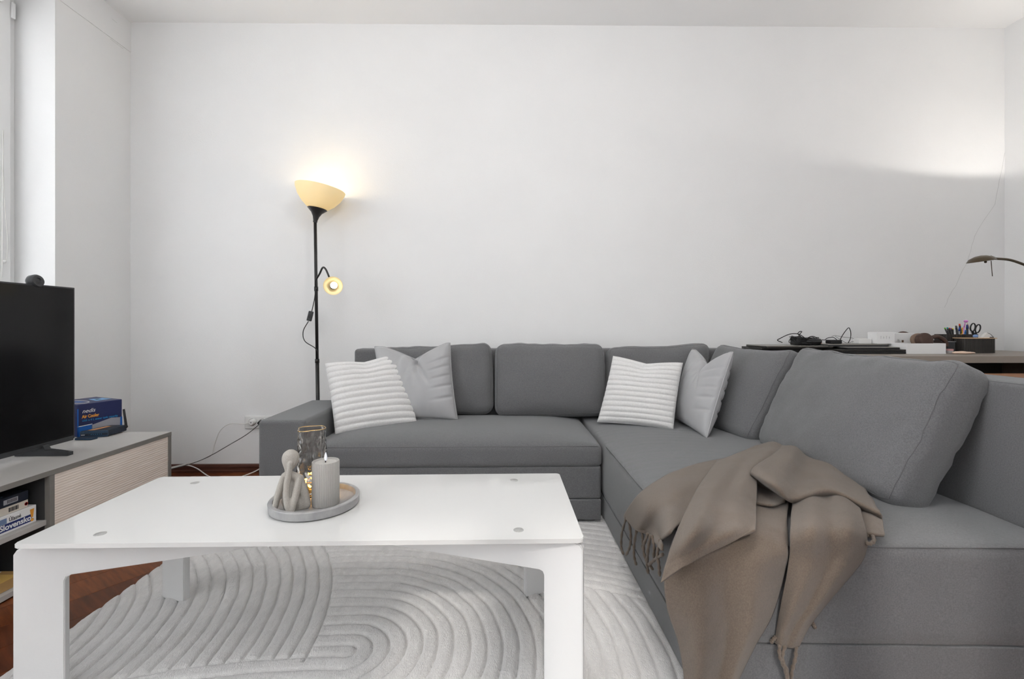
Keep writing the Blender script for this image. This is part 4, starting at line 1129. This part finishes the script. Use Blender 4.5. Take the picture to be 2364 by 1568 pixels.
rc = oy(769, 660, LY-0.17)
look = (Vector((0.05, -0.1, 1.0))-rc).normalized()
rot = look.to_track_quat('Z', 'Y').to_matrix().to_4x4()
lathe('reading_shade', [(0.016, -0.072), (0.030, -0.062), (0.044, -0.03), (0.051, 0.0), (0.0495, 0.0), (0.042, -0.03), (0.028, -0.060), (0.015, -0.069)], M_SHADE, lamp, rc, 36, rot)
lathe('lamp_socket', [(0.0, -0.100), (0.015, -0.098), (0.018, -0.07), (0.017, -0.045), (0.0, -0.045)], M_LAMPB, lamp, rc, 24, rot)
ball('reading_bulb', rc+rot.to_3x3() @ Vector((0.004, 0.004, -0.03)), 0.019, mat('bright_bulb', (1, .95, .85, 1), .4, emit=(1, 0.86, 0.62, 1), estr=4.0), lamp)
tube('power_cord', [onp(667, 0, -0.011), onp(690, -0.006, -0.011), oy(719, 722, LY-0.012)], 0.0026, M_LAMPB, lamp, 8)
sw = oy(716, 730, LY-0.012)
sM = Matrix.Translation(sw) @ Matrix.Rotation(math.radians(-14), 4, 'Y').inverted()
box('cord_switch', (-0.013, -0.009, -0.029), (0.013, 0.009, 0.029), M_DGREY, lamp, 0.004, M=sM)
box('switch_rocker', (-0.006, -0.0115, -0.012), (0.006, -0.0085, 0.012), M_BLACK, lamp, 0.001, M=sM)
tube('power_cord', [oy(712, 742, LY-0.012), oy(700, 765, LY-0.012), oy(704, 788, LY-0.012), onp(806, 0, -0.013), onp(830, 0.009, -0.010), onp(900, 0.011, -0.008), onp(1000, 0.012, -0.006)], 0.0026, M_LAMPB, lamp, 8)

# wall socket strip with two plugs and their cords
sock = thing('wall_socket', 'white double wall socket low on the wall left of the sofa', 'socket', (-1.5, YB, 0.3))
s0, s1 = oy(567, 960, YB), oy(632, 989, YB)
box('plate', (s0.x, YB-0.011, s1.z), (s1.x, YB-0.0005, s0.z), M_WPLAST, sock, 0.004, 3)
sm_ = Matrix.Rotation(math.radians(90), 4, 'X')
for px in (582, 606):
    c = oy(px, 974, YB-0.011)
    lathe('socket_ring', [(0.0, 0.0005), (0.019, 0.0005), (0.021, 0.003), (0.023, 0.003), (0.024, 0.0)], M_WPLAST, sock, c, 28, sm_)
pc1 = oy(585, 974, YB-0.014)
plug1 = thing('power_plug', 'white round plug with white cord in the wall socket', 'plug', pc1, 'plugs in the wall socket')
lathe('plug_body', [(0.0, 0.028), (0.013, 0.028), (0.016, 0.020), (0.0175, 0.0005), (0, 0.0005)], M_WPLAST, plug1, pc1, 24, sm_)
lathe('pin_hole', [(0.003, 0.0275), (0.003, 0.0288), (0, 0.0288)], M_BLACK, plug1, pc1, 12, sm_)
tube('cord', [oy(577, 976, YB-0.035), oy(560, 979, YB-0.04), oy(530, 979, YB-0.04), oy(508, 995, YB-0.03), oy(496, 1025, YB-0.025), oy(487, 1052, YB-0.03), oy(450, 1066, YB-0.06), oy(404, 1077, YB-0.18), oy(380, 1082, YB-0.26)], 0.0024, M_CORDW, plug1, 8)
pc2 = oy(603, 975, YB-0.014)
plug2 = thing('power_plug', 'dark grey plug with grey cord running down to the console', 'plug', pc2, 'plugs in the wall socket')
lathe('plug_body', [(0.0, 0.03), (0.008, 0.03), (0.012, 0.018), (0.015, 0.0005), (0, 0.0005)], M_DGREY, plug2, pc2, 20, sm_)
tube('cord', [pc2+Vector((0, -0.03, 0)), oy(598, 980, YB-0.05), oy(570, 1003, YB-0.06), oy(530, 1027, YB-0.07), oy(490, 1050, YB-0.08), oy(455, 1066, YB-0.10), oy(404, 1081, YB-0.2), oy(380, 1086, YB-0.28)], 0.0024, M_CORDG, plug2, 8)
fc = tag(tube('floor_cable', [oz(384, 1086, 0.06), oz(404, 1079, 0.06), oz(430, 1074, 0.055), oz(455, 1082, 0.03), oz(482, 1100, 0.004), oz(520, 1112, 0.004), oz(560, 1100, 0.004), oz(590, 1088, 0.02), oz(612, 1074, 0.05)], 0.0034, M_CORDW, None, 8),
         'white cable looping over the floor between console and sofa', 'cable')

# ================================================================== DESK
DZ = 0.743
desk = thing('desk', 'taupe desk along the wall behind the sofa wing', 'desk', (2.3, 2.58, 0))
DX0, DX1, DY0, DY1 = 1.545, 3.17, 2.30, 2.832
box('desk_top', (DX0, DY0, DZ-0.036), (DX1, DY1, DZ), M_DESK, desk, 0.0015)
box('side_panel', (DX0, DY0+0.02, 0), (DX0+0.03, DY1, DZ-0.036), M_DESK, desk, 0.001)
box('side_panel', (DX1-0.03, DY0+0.02, 0), (DX1, DY1, DZ-0.036), M_DESK, desk, 0.001)
box('modesty_panel', (DX0+0.03, DY1-0.03, 0.1), (DX1-0.03, DY1-0.012, DZ-0.036), M_CONSI, desk)
ped = box('drawer_pedestal', (2.0, DY0+0.05, 0.05), (2.42, DY1-0.04, DZ-0.038), M_CONSI, desk)
for k in range(3):
    z0 = 0.06+0.21*k
    box('drawer_front', (2.003, DY0+0.035, z0), (2.417, DY0+0.05, z0+0.2), M_CONSI, ped, 0.001)
ubox = thing('storage_box', 'brown box with white papers just below the desk behind the wing', 'box', (2.35, 1.95, 0))
ub = oy(2332, 868, 2.10)
box('body', (ub.x-0.03, 2.0, 0.36), (ub.x+0.32, 2.22, ub.z), colm('orange_brown_leather', 150, 100, 62), ubox, 0.012, 3)
box('legs', (ub.x, 2.03, 0.0), (ub.x+0.28, 2.19, 0.36), M_DGREY, ubox, 0.004)
pw = oy(2352, 872, 2.08)
box('paper', (pw.x+0.012, 2.03, ub.z), (pw.x+0.2, 2.035, ub.z+0.05), M_WHITEP, ubox)

def dbox(px0, px1, py0, py1, Y, dep):
    a, b = oy(px0, py1, Y), oy(px1, py0, Y)
    return (a.x, Y, a.z), (b.x, Y+dep, b.z)
def desk_thing(name, label, cat, px0, px1, py0, py1, Y, dep, m, part='body', bev=0.002, group=None, zbase=None):
    lo, hi = dbox(px0, px1, py0, py1, Y, dep)
    if zbase is not None: lo = (lo[0], lo[1], zbase)
    root = thing(name, label, cat, ((lo[0]+hi[0])/2, Y+dep/2, lo[2]), group)
    box(part, lo, hi, m, root, bev)
    return root, lo, hi
GL = 'laptops stacked on the desk'
def laptop(label, px0, px1, Y, dep, z0, th, m, m2):
    a, b = oy(px0, 800, Y).x, oy(px1, 800, Y).x
    root = thing('laptop', label, 'laptop', ((a+b)/2, Y+dep/2, z0), GL)
    box('base', (a, Y, z0), (b, Y+dep, z0+th*0.58), m, root, 0.002)
    box('lid', (a, Y, z0+th*0.62), (b, Y+dep, z0+th), m2, root, 0.002)
    return root
e_ = 0.0004
laptop('wide black laptop at the bottom of the stack, nearest the white tray', 1935, 2092, 2.48, 0.25, DZ+e_, 0.024, M_BLACK, M_LAPD)
laptop('thin silver laptop lying on the wide black laptop', 1957, 2078, 2.50, 0.22, DZ+0.0248, 0.012, M_BLACK, M_SILVER)
laptop('dark laptop under the black cable tangle, overhanging the desk end', 1758, 1905, 2.60, 0.22, DZ+e_, 0.028, M_BLACK, M_LAPD)
laptop('silver laptop directly beneath the black cable tangle', 1770, 1924, 2.56, 0.22, DZ+0.0288, 0.013, M_LAPD, M_SILVER)
laptop('grey tablet-thin laptop beneath the white charger', 1912, 2052, 2.56, 0.19, DZ+0.0374, 0.014, M_DGREY, M_SILVER)
zt = DZ+0.0422
cab = thing('charger_bundle', 'black charger brick wrapped in a tangle of black cable', 'charger', oy(1848, 792, 2.66))
cb_ = oy(1848, 792, 2.66); cb_.z = zt
box('brick', (cb_.x-0.045, 2.62, zt+0.001), (cb_.x+0.035, 2.69, zt+0.045), M_BLACK, cab, 0.005)
lathe('cable_coil', [(0.02, 0.001), (0.052, 0.004), (0.062, 0.02), (0.056, 0.036), (0.03, 0.044), (0, 0.046)], M_BLACK, cab, (cb_.x+0.055, 2.66, zt), 24)
for k in range(9):
    random.seed(40+k)
    P = [Vector((cb_.x+0.02+0.09*math.cos(t)*random.uniform(.7, 1.05), 2.655+0.05*math.sin(t)*random.uniform(.7, 1.05), zt+0.006+0.046*random.random())) for t in [0.8*i for i in range(8)]]
    tube('cable_loop', P, 0.0021, M_BLACK, cab, 6, cyclic=True, k=5)
tube('cable_loop', [oy(1858, 780, 2.66), oy(1842, 771, 2.66), oy(1822, 772, 2.66), oy(1800, 782, 2.66), oy(1795, 786, 2.66), oy(1806, 791, 2.66)], 0.0024, M_BLACK, cab, 6)
tube('cable_loop', [oy(1850, 778, 2.66), oy(1842, 771, 2.66), oy(1846, 766, 2.66), oy(1851, 766, 2.66), oy(1846, 772, 2.66), oy(1843, 778, 2.66)], 0.0024, M_BLACK, cab, 6)
ball('orange_tip', (cb_.x+0.115, 2.655, zt+0.012), 0.007, colm('red_orange', 224, 84, 50), cab, seg=12)
cab2 = thing('charger_bundle', 'small black adapter with a tall upright cable loop', 'charger', oy(1930, 795, 2.63))
zt2 = DZ+0.052
c2_ = oy(1925, 795, 2.62); c2_.z = zt2
box('brick', (c2_.x-0.03, 2.60, zt2), (c2_.x+0.035, 2.65, zt2+0.022), M_BLACK, cab2, 0.004)
tube('cable_loop', [oy(1938, 788, 2.63), oy(1944, 776, 2.63), oy(1953, 763, 2.63), oy(1960, 757, 2.63), oy(1964, 768, 2.63), oy(1963, 782, 2.63), oy(1958, 792, 2.63)], 0.0023, M_BLACK, cab2, 6)
tube('cable_loop', [oy(1893, 790, 2.63), oy(1898, 785, 2.63), oy(1904, 785, 2.63), oy(1910, 781, 2.63), oy(1922, 779, 2.63), oy(1930, 783, 2.63), oy(1934, 789, 2.63)], 0.0021, M_BLACK, cab2, 6)
tube('thin_wire', [oy(1920, 777, 2.64), oy(1928, 775, 2.64), oy(1945, 778, 2.64), oy(1968, 781, 2.64), oy(1985, 787, 2.64), oy(1998, 793, 2.64)], 0.0011, M_CORDG, cab2, 6)
tube('thin_wire', [oy(1928, 777, 2.64), oy(1942, 785, 2.64), oy(1955, 792, 2.64), oy(1970, 789, 2.64), oy(1985, 792, 2.64)], 0.0011, M_CORDG, cab2, 6)
r_, lo, hi = desk_thing('charger', 'white charger block lying on the grey laptop', 'charger', 1983, 2012, 782, 792, 2.60, 0.05, M_WPLAST, zbase=zt2)
lathe('plug_prong', [(0.002, 0), (0.002, 0.018)], M_STEEL, r_, (hi[0], 2.625, (lo[2]+hi[2])/2), 8, Matrix.Rotation(math.radians(90), 4, 'Y'))
# white cartons and tray
r_, lo, hi = desk_thing('small_carton', 'small white carton with faint grey print on its front', 'box', 2025, 2066, 767, 800, 2.575, 0.07, M_WHITEP, zbase=DZ+0.052)
for k in range(4):
    gx_ = lo[0]+0.020+0.0165*k
    box('print_mark', (gx_, lo[1]-0.0005, lo[2]+0.030), (gx_+0.003, lo[1]+0.0002, lo[2]+0.043), colm('pale_grey_print', 205, 205, 205), r_)
    box('print_mark', (gx_-0.002, lo[1]-0.0005, lo[2]+(0.043 if k % 2 == 0 else 0.034)), (gx_+0.006, lo[1]+0.0002, lo[2]+(0.045 if k % 2 == 0 else 0.036)), colm('pale_grey_print', 205, 205, 205), r_)
r_, lo, hi = desk_thing('small_carton', 'white carton with tiny printed notes standing behind the white tray', 'box', 2067, 2112, 769, 808, 2.655, 0.07, M_WHITEP, zbase=DZ+e_)
for k, w in enumerate((0.010, 0.014, 0.018, 0.020)): box('print_line', (lo[0]+0.012, lo[1]-0.0006, hi[2]-0.040-0.005*k), (lo[0]+0.012+w, lo[1]+0.0002, hi[2]-0.0385-0.005*k), M_DGREY, r_)
box('print_mark', (lo[0]+0.038, lo[1]-0.0006, hi[2]-0.058), (lo[0]+0.050, lo[1]+0.0002, hi[2]-0.042), M_BROWN2, r_)
Yt = 2.475
lo, hi = dbox(2094, 2184, 793, 809, Yt, 0.15)
trb = thing('open_box', 'long open white box holding the brown headphones', 'box', ((lo[0]+hi[0])/2, Yt+.07, DZ))
zb = DZ+e_
box('bottom', (lo[0], Yt, zb), (hi[0], Yt+0.15, zb+0.003), M_WHITEP, trb)
box('front_side', (lo[0], Yt, zb+0.003), (hi[0], Yt+0.003, hi[2]), M_WHITEP, trb, 0.001)
box('rear_side', (lo[0], Yt+0.147, zb+0.003), (hi[0], Yt+0.15, hi[2]), M_WHITEP, trb)
box('end_side', (lo[0], Yt+0.003, zb+0.003), (lo[0]+0.003, Yt+0.147, hi[2]), M_WHITEP, trb)
box('end_side', (hi[0]-0.003, Yt+0.003, zb+0.003), (hi[0], Yt+0.147, hi[2]), M_WHITEP, trb)
hp = thing('headphones', 'dark brown over-ear headphones lying in the open white box', 'headphones', (oy(2140, 800, 2.55).x, 2.55, zb+0.003))
hm = Matrix.Rotation(math.radians(78), 4, 'X')
ec = oy(2132, 786, 2.53)
lathe('ear_cup', [(0, 0.026), (0.030, 0.026), (0.039, 0.020), (0.042, 0.006), (0.040, -0.012), (0.030, -0.018), (0, -0.018)], M_BROWN, hp, ec, 36, hm)
ec2 = oy(2120, 786, 2.585)
lathe('ear_cup', [(0, 0.018), (0.030, 0.018), (0.039, 0.012), (0.041, 0.0), (0.038, -0.012), (0, -0.018)], M_BROWN2, hp, ec2, 36, hm)
tube('headband', [oy(2148, 780, 2.56), oy(2162, 777, 2.57), oy(2174, 781, 2.57), oy(2183, 790, 2.57), oy(2184, 800, 2.57)], 0.011, M_BROWN, hp, 10)
tube('headband_pad', [oy(2150, 790, 2.565), oy(2165, 789, 2.575), oy(2178, 795, 2.575)], 0.009, mat('darker_leather', srgb(48, 36, 32), 0.6), hp, 10)
pouch = thing('leather_pouch', 'dark brown pouch peeking over the white carton', 'pouch', oy(2090, 800, 2.76))
pp = oy(2090, 768, 2.76)
ball('body', (pp.x, 2.775, DZ+0.062), 0.06, M_BROWN, pouch, sc=(1.0, 0.5, 1.0))
# desk organiser
def ribbed(name, px0, px1, py0, Y, dep, m, parent, pitch=0.0085):
    lo, hi = dbox(px0, px1, py0, 809, Y, dep)
    z0, z1 = DZ+e_, hi[2]
    pts = []
    r = 0.018; x0, x1, y0, y1 = lo[0], hi[0], Y, Y+dep
    per = []
    def add(a, b):
        n = max(2, int((Vector(b)-Vector(a)).length/0.0014))
        for i in range(n): per.append(Vector(a).lerp(Vector(b), i/n))
    cs = rrect([Vector((x0, y0)), Vector((x1, y0)), Vector((x1, y1)), Vector((x0, y1))], r, 8)
    for i in range(len(cs)): add((cs[i-1][0], cs[i-1][1], 0), (cs[i][0], cs[i][1], 0))
    n = len(per); s = 0; vs = []; cen = Vector(((x0+x1)/2, (y0+y1)/2, 0)); out = []
    for i in range(n):
        t = (per[(i+1) % n]-per[i-1]).normalized(); nr = Vector((t.y, -t.x, 0))
        s += (per[i]-per[i-1]).length if i else 0
        d = 0.0016*abs(math.sin(math.pi*s/pitch))
        out.append(per[i]-nr*0.0016+nr*d)
    vs = [Vector((p.x, p.y, z0)) for p in out]+[Vector((p.x, p.y, z1)) for p in out]
    inn = [p.lerp(cen, 0.06) for p in out]
    vs += [Vector((p.x, p.y, z1)) for p in inn]+[Vector((p.x, p.y, z0+0.006)) for p in inn]
    fs = []
    for q_ in range(3):
        fs += [[q_*n+i, q_*n+(i+1) % n, (q_+1)*n+(i+1) % n, (q_+1)*n+i] for i in range(n)]
    fs += [list(range(n))[::-1], [3*n+i for i in range(n)]]
    mk(name, vs, fs, m, parent)
    return (x0, y0, z0), (x1, y1, z1)
org = thing('desk_organiser', 'black ribbed desk organiser with a wooden lidded section', 'organiser', (oy(2240, 808, 2.62).x, 2.62, DZ))
plo, phi = ribbed('pen_cup', 2181, 2262, 772, 2.62, 0.075, M_ORG, org)
blo, bhi = ribbed('lidded_bin', 2229, 2301, 782, 2.54, 0.075, M_ORG, org)
box('wooden_lid', (blo[0]-0.002, blo[1]-0.002, bhi[2]), (bhi[0]+0.002, bhi[1], bhi[2]+0.004), M_BAMBOO, org, 0.001)
lidz = bhi[2]+0.0042
PY = 2.655
def pen(px0, py0, px1, py1, col, cap, label, r=0.0042, capfrac=0.16, clip_=False):
    """standing in the cup: foot pixel -> top pixel"""
    top = oy(px1, py1, PY+random.uniform(-.015, .015)); b0 = oy(px0, py0, PY)
    d = (top-b0).normalized(); ft = top-d*((top.z-(DZ+0.012))/d.z)
    root = thing('pen', label, 'pen', ft, 'pens in the desk organiser')
    sp_ = top-d*(top-ft).length*capfrac
    tube('barrel', [ft, sp_], r, col, root, 10, k=1)
    tube('cap', [sp_, top], [r*1.12, r*0.85], cap, root, 10, k=1)
    if clip_:
        tube('clip', [top+Vector((0.004, -0.005, -0.003)), sp_+Vector((0.004, -0.005, -0.01))], 0.001, M_STEEL, root, 6, k=1)
BK = M_BLACK
pen(2188, 772, 2181, 757, BK, colm('green_tip', 120, 190, 70), 'fineliner with a green end, leftmost in the organiser', capfrac=.05)
pen(2191, 772, 2187, 756, BK, colm('teal_tip', 60, 150, 160), 'fineliner with a teal end next to the green one', capfrac=.05)
pen(2194, 772, 2192, 757, BK, colm('red_tip', 220, 80, 60), 'fineliner with a red end among the left pens', capfrac=.05)
pen(2197, 772, 2195, 758, BK, colm('purple_tip', 130, 70, 150), 'fineliner with a purple end among the left pens', capfrac=.05)
pen(2200, 772, 2199, 758, BK, colm('yellow_tip', 240, 214, 50), 'fineliner with a yellow end, right of the purple one', capfrac=.05)
pen(2204, 772, 2204, 754, M_WPLAST, M_WPLAST, 'white ballpoint pen with pale blue trim', clip_=True)
pen(2210, 772, 2207, 752, M_DGREY, M_DGREY, 'dark grey ballpoint pen with rounded top', r=.005, clip_=True)
pen(2214, 772, 2215, 756, colm('clear_grey', 150, 155, 165), colm('blue_cap', 40, 70, 160), 'clear pen with a blue cap')
pen(2219, 772, 2215, 748, BK, colm('red_tip', 220, 80, 60), 'tall black pen with a red end', capfrac=.06)
pen(2219, 772, 2223, 757, colm('yellow_barrel', 226, 170, 40), colm('yellow_barrel', 226, 170, 40), 'thick yellow and orange marker', r=.0062)
pen(2222, 772, 2228, 746, colm('pink_rubber', 205, 130, 200), colm('pink_rubber', 205, 130, 200), 'bendy pink novelty pen with a flower head', r=.003)
fh = oy(2230, 742, PY-0.02)
fl_ = [o for o in bpy.data.objects if o.get('label') == 'bendy pink novelty pen with a flower head'][0]
ball('flower_head', fh, 0.011, colm('pink_rubber', 205, 130, 200), fl_, sc=(1.15, .7, .75), seg=14)
pen(2228, 772, 2229, 762, colm('blue_barrel', 50, 110, 180), colm('blue_barrel', 50, 110, 180), 'short bright blue pen behind the yellow marker')
pen(2233, 772, 2233, 750, M_DGREY, colm('navy_cap', 36, 50, 110), 'black pen with a navy cap beside the scissors', r=.0055)
pen(2243, 772, 2233, 746, M_STEEL, M_BAMBOO, 'thin steel pencil leaning left beside the scissors', r=.002)
sc_ = thing('scissors', 'black handled scissors standing in the organiser', 'scissors', (oy(2250, 780, PY).x, PY, DZ+0.012))
def ring(px, py, rx, ry, tiltdeg):
    c = oy(px, py, PY-0.005); k = 2.66/F; t = math.radians(tiltdeg)
    P = []
    for i in range(18):
        a = 2*math.pi*i/18; x, z = rx*k*math.cos(a), ry*k*math.sin(a)
        P.append(c+Vector((x*math.cos(t)-z*math.sin(t), 0, x*math.sin(t)+z*math.cos(t))))
    v_, f_ = tube_geo(P, 0.0035, 8, True); mk('handle', v_, f_, M_BLACK, sc_, smooth=True)
ring(2246, 756, 5.6, 9.5, -12); ring(2257.5, 759, 5.6, 10, -18)
tube('handle_shank', [oy(2245, 764, PY-.005), oy(2247, 772, PY-.005), oy(2249, 780, PY)], 0.006, M_BLACK, sc_, 8)
tube('handle_shank', [oy(2254, 767, PY-.005), oy(2251, 774, PY-.005), oy(2249, 780, PY)], 0.006, M_BLACK, sc_, 8)
bt = oy(2249, 778, PY)
prism('blade', [(-0.006, 0), (0.006, 0), (0.001, 0.055), (-0.001, 0.055)], -0.001, 0.001, M_STEEL, sc_, Matrix.Translation(bt) @ Matrix.Rotation(math.radians(-90), 4, 'X'))
ev = oy(2252, 775, 2.575)
er = tag(ball('eraser', (ev.x, 2.575, lidz+0.0095), 0.0095, colm('blue_eraser', 128, 160, 210), None, sc=(1.55, .9, 1.0)), 'rounded pale blue eraser on the wooden lid', 'eraser')
tp = oy(2278, 776, 2.585)
tpd = thing('tape_dispenser', 'clear white tape dispenser on the wooden lid', 'tape', (tp.x, 2.585, lidz))
prism('body', [(-0.034, 0), (0.010, 0), (0.008, 0.018), (-0.006, 0.030)], -0.008, 0.008, M_WPLAST, tpd, Matrix.Translation(Vector((tp.x, 2.585, lidz))) @ Matrix.Rotation(math.radians(90), 4, 'X'))
tube('arm', [Vector((tp.x-0.004, 2.578, lidz+0.028)), Vector((tp.x+0.012, 2.578, lidz+0.022)), Vector((tp.x+0.030, 2.578, lidz+0.006))], 0.0012, M_DGREY, tpd, 6)
box('cutter', (tp.x+0.008, 2.576, lidz), (tp.x+0.034, 2.594, lidz+0.005), M_DGREY, tpd, 0.001)
r_, lo, hi = desk_thing('small_jar', 'small dark plastic tub beside the organiser', 'tub', 2187, 2206, 790, 809, 2.57, 0.045, M_DGREY, zbase=DZ+e_)
box('lid', (lo[0]-0.002, 2.568, hi[2]), (hi[0]+0.002, 2.617, hi[2]+0.004), colm('grey_lid', 120, 122, 126), r_, 0.001)
pj = oy(2193, 806, 2.53)
pj_ = thing('small_jar', 'tiny clear jar with pink lid before the dark tub', 'jar', (pj.x, 2.53, DZ))
lathe('glass', [(0, e_), (0.014, e_), (0.0145, 0.003), (0.0145, 0.016), (0, 0.016)], colm('frosted', 190, 186, 186), pj_, (pj.x, 2.53, DZ), 20)
lathe('lid', [(0.0155, 0.016), (0.0155, 0.024), (0.014, 0.025), (0, 0.025)], colm('dusty_pink', 214, 160, 160), pj_, (pj.x, 2.53, DZ), 20)
cl = thing('clay_hand', 'pale peach clay hand shaped dish lying on the desk', 'dish', (oy(2222, 808, 2.47).x, 2.47, DZ))
ch = oy(2222, 808, 2.47)
bm = bmesh.new()
for (dx, dy, r, s) in ((-0.035, 0, .018, .35), (-0.02, 0.004, .024, .34), (0.0, 0.002, .026, .36), (0.02, 0, .02, .34), (0.036, -0.004, .017, .36), (0.05, -0.006, .012, .38)):
    R = bmesh.ops.create_icosphere(bm, subdivisions=3, radius=r)
    for v in R['verts']: v.co = Vector((v.co.x*1.1+dx+ch.x, v.co.y+dy+2.47, max(v.co.z*s, -0.006)+0.0068+DZ))
ob = bm_obj('palm', bm, M_PINKC, cl, smooth=True)
rm = ob.modifiers.new('rm', 'REMESH'); rm.mode = 'VOXEL'; rm.voxel_size = 0.0018; rm.use_smooth_shade = True

# ================================================================== BRONZE READING LAMP (pole stands just out of the picture)
bl = thing('bronze_floor_lamp', 'dark bronze lamp whose reading arm reaches in over the desk', 'floor lamp', (3.0, 2.16, 0))
BX, BY = 3.0, 2.16
lathe('base', [(0, 0), (0.12, 0), (0.12, 0.012), (0.03, 0.024), (0.012, 0.03), (0, 0.03)], M_BRONZE, bl, (BX, BY, 0), 36)
tube('pole', [(BX, BY, 0.02), (BX, BY, 1.66)], 0.011, M_BRONZE, bl, 14, k=1)
lathe('uplight_bowl', [(0.012, 1.65), (0.05, 1.665), (0.10, 1.695), (0.135, 1.735), (0.140, 1.745), (0.137, 1.745), (0.10, 1.700), (0.05, 1.670), (0.012, 1.656)], M_BRONZE, bl, (BX, BY, 0), 48)
ball('uplight_bulb', (BX, BY, 1.694), 0.018, M_BULB, bl)
p2 = bpy.data.lights.new('uplight_light', 'POINT'); p2.energy = 15.0; p2.color = (1.0, 0.95, 0.88); p2.shadow_soft_size = 0.012
p2o = bpy.data.objects.new('uplight_light', p2); C.objects.link(p2o); p2o.parent = bl; p2o.location = Vector((BX, BY, 1.714))-PB(bl)
hY = 2.24
hs = oy(2293, 597, hY)
tube('reading_arm', [(BX, BY, 1.10), (BX-0.02, BY+0.01, 1.14), oy(2390, 622, hY-0.02), oy(2364, 611, hY), oy(2330, 600, hY), hs], 0.0062, M_BRONZE, bl, 10)
hd_ = oy(2265, 600, hY)
hm_ = Matrix.Rotation(math.radians(-8), 4, 'Y')
lathe('reading_head', [(0, 0.022), (0.022, 0.019), (0.045, 0.008), (0.056, -0.008), (0.054, -0.009), (0.044, 0.004), (0.02, 0.013), (0, 0.015)], M_BRONZE, bl, hd_, 40, hm_)
tube('head_joint', [oy(2286, 594, hY), oy(2294, 597, hY)], 0.009, M_BRONZE, bl, 10, k=1)
tube('pull_rod', [oy(2288, 602, hY), oy(2291, 638, hY)], 0.0016, M_BRONZE, bl, 6, k=1)
ball('dimmer_knob', hd_+Vector((0.012, -0.01, -0.012)), 0.006, M_BRONZE, bl, seg=10)

# ================================================================== ADDED PENDANT (out of view, put in to brighten the ceiling)
pn = thing('added_pendant', 'unseen opal globe pendant added to brighten the ceiling above the coffee table', 'pendant lamp', (0.25, 0.75, ZC))
lathe('ceiling_rose', [(0, ZC-0.04), (0.05, ZC-0.038), (0.055, ZC-0.02), (0.055, ZC-0.004), (0, ZC-0.004)], M_WPLAST, pn, (0.25, 0.75, 0), 28)
tube('cord', [(0.25, 0.75, ZC-0.03), (0.25, 0.75, 2.43)], 0.003, M_CORDW, pn, 8, k=1)
lathe('lamp_holder', [(0, 2.45), (0.016, 2.45), (0.03, 2.425), (0.03, 2.405), (0, 2.405)], M_WPLAST, pn, (0.25, 0.75, 0), 24)
ball('globe', (0.25, 0.75, 2.28), 0.14, mat('added_opal_glow', (0.9, 0.9, 0.88, 1), 0.4, emit=(1.0, 0.97, 0.93, 1), estr=38.0), pn, seg=32)
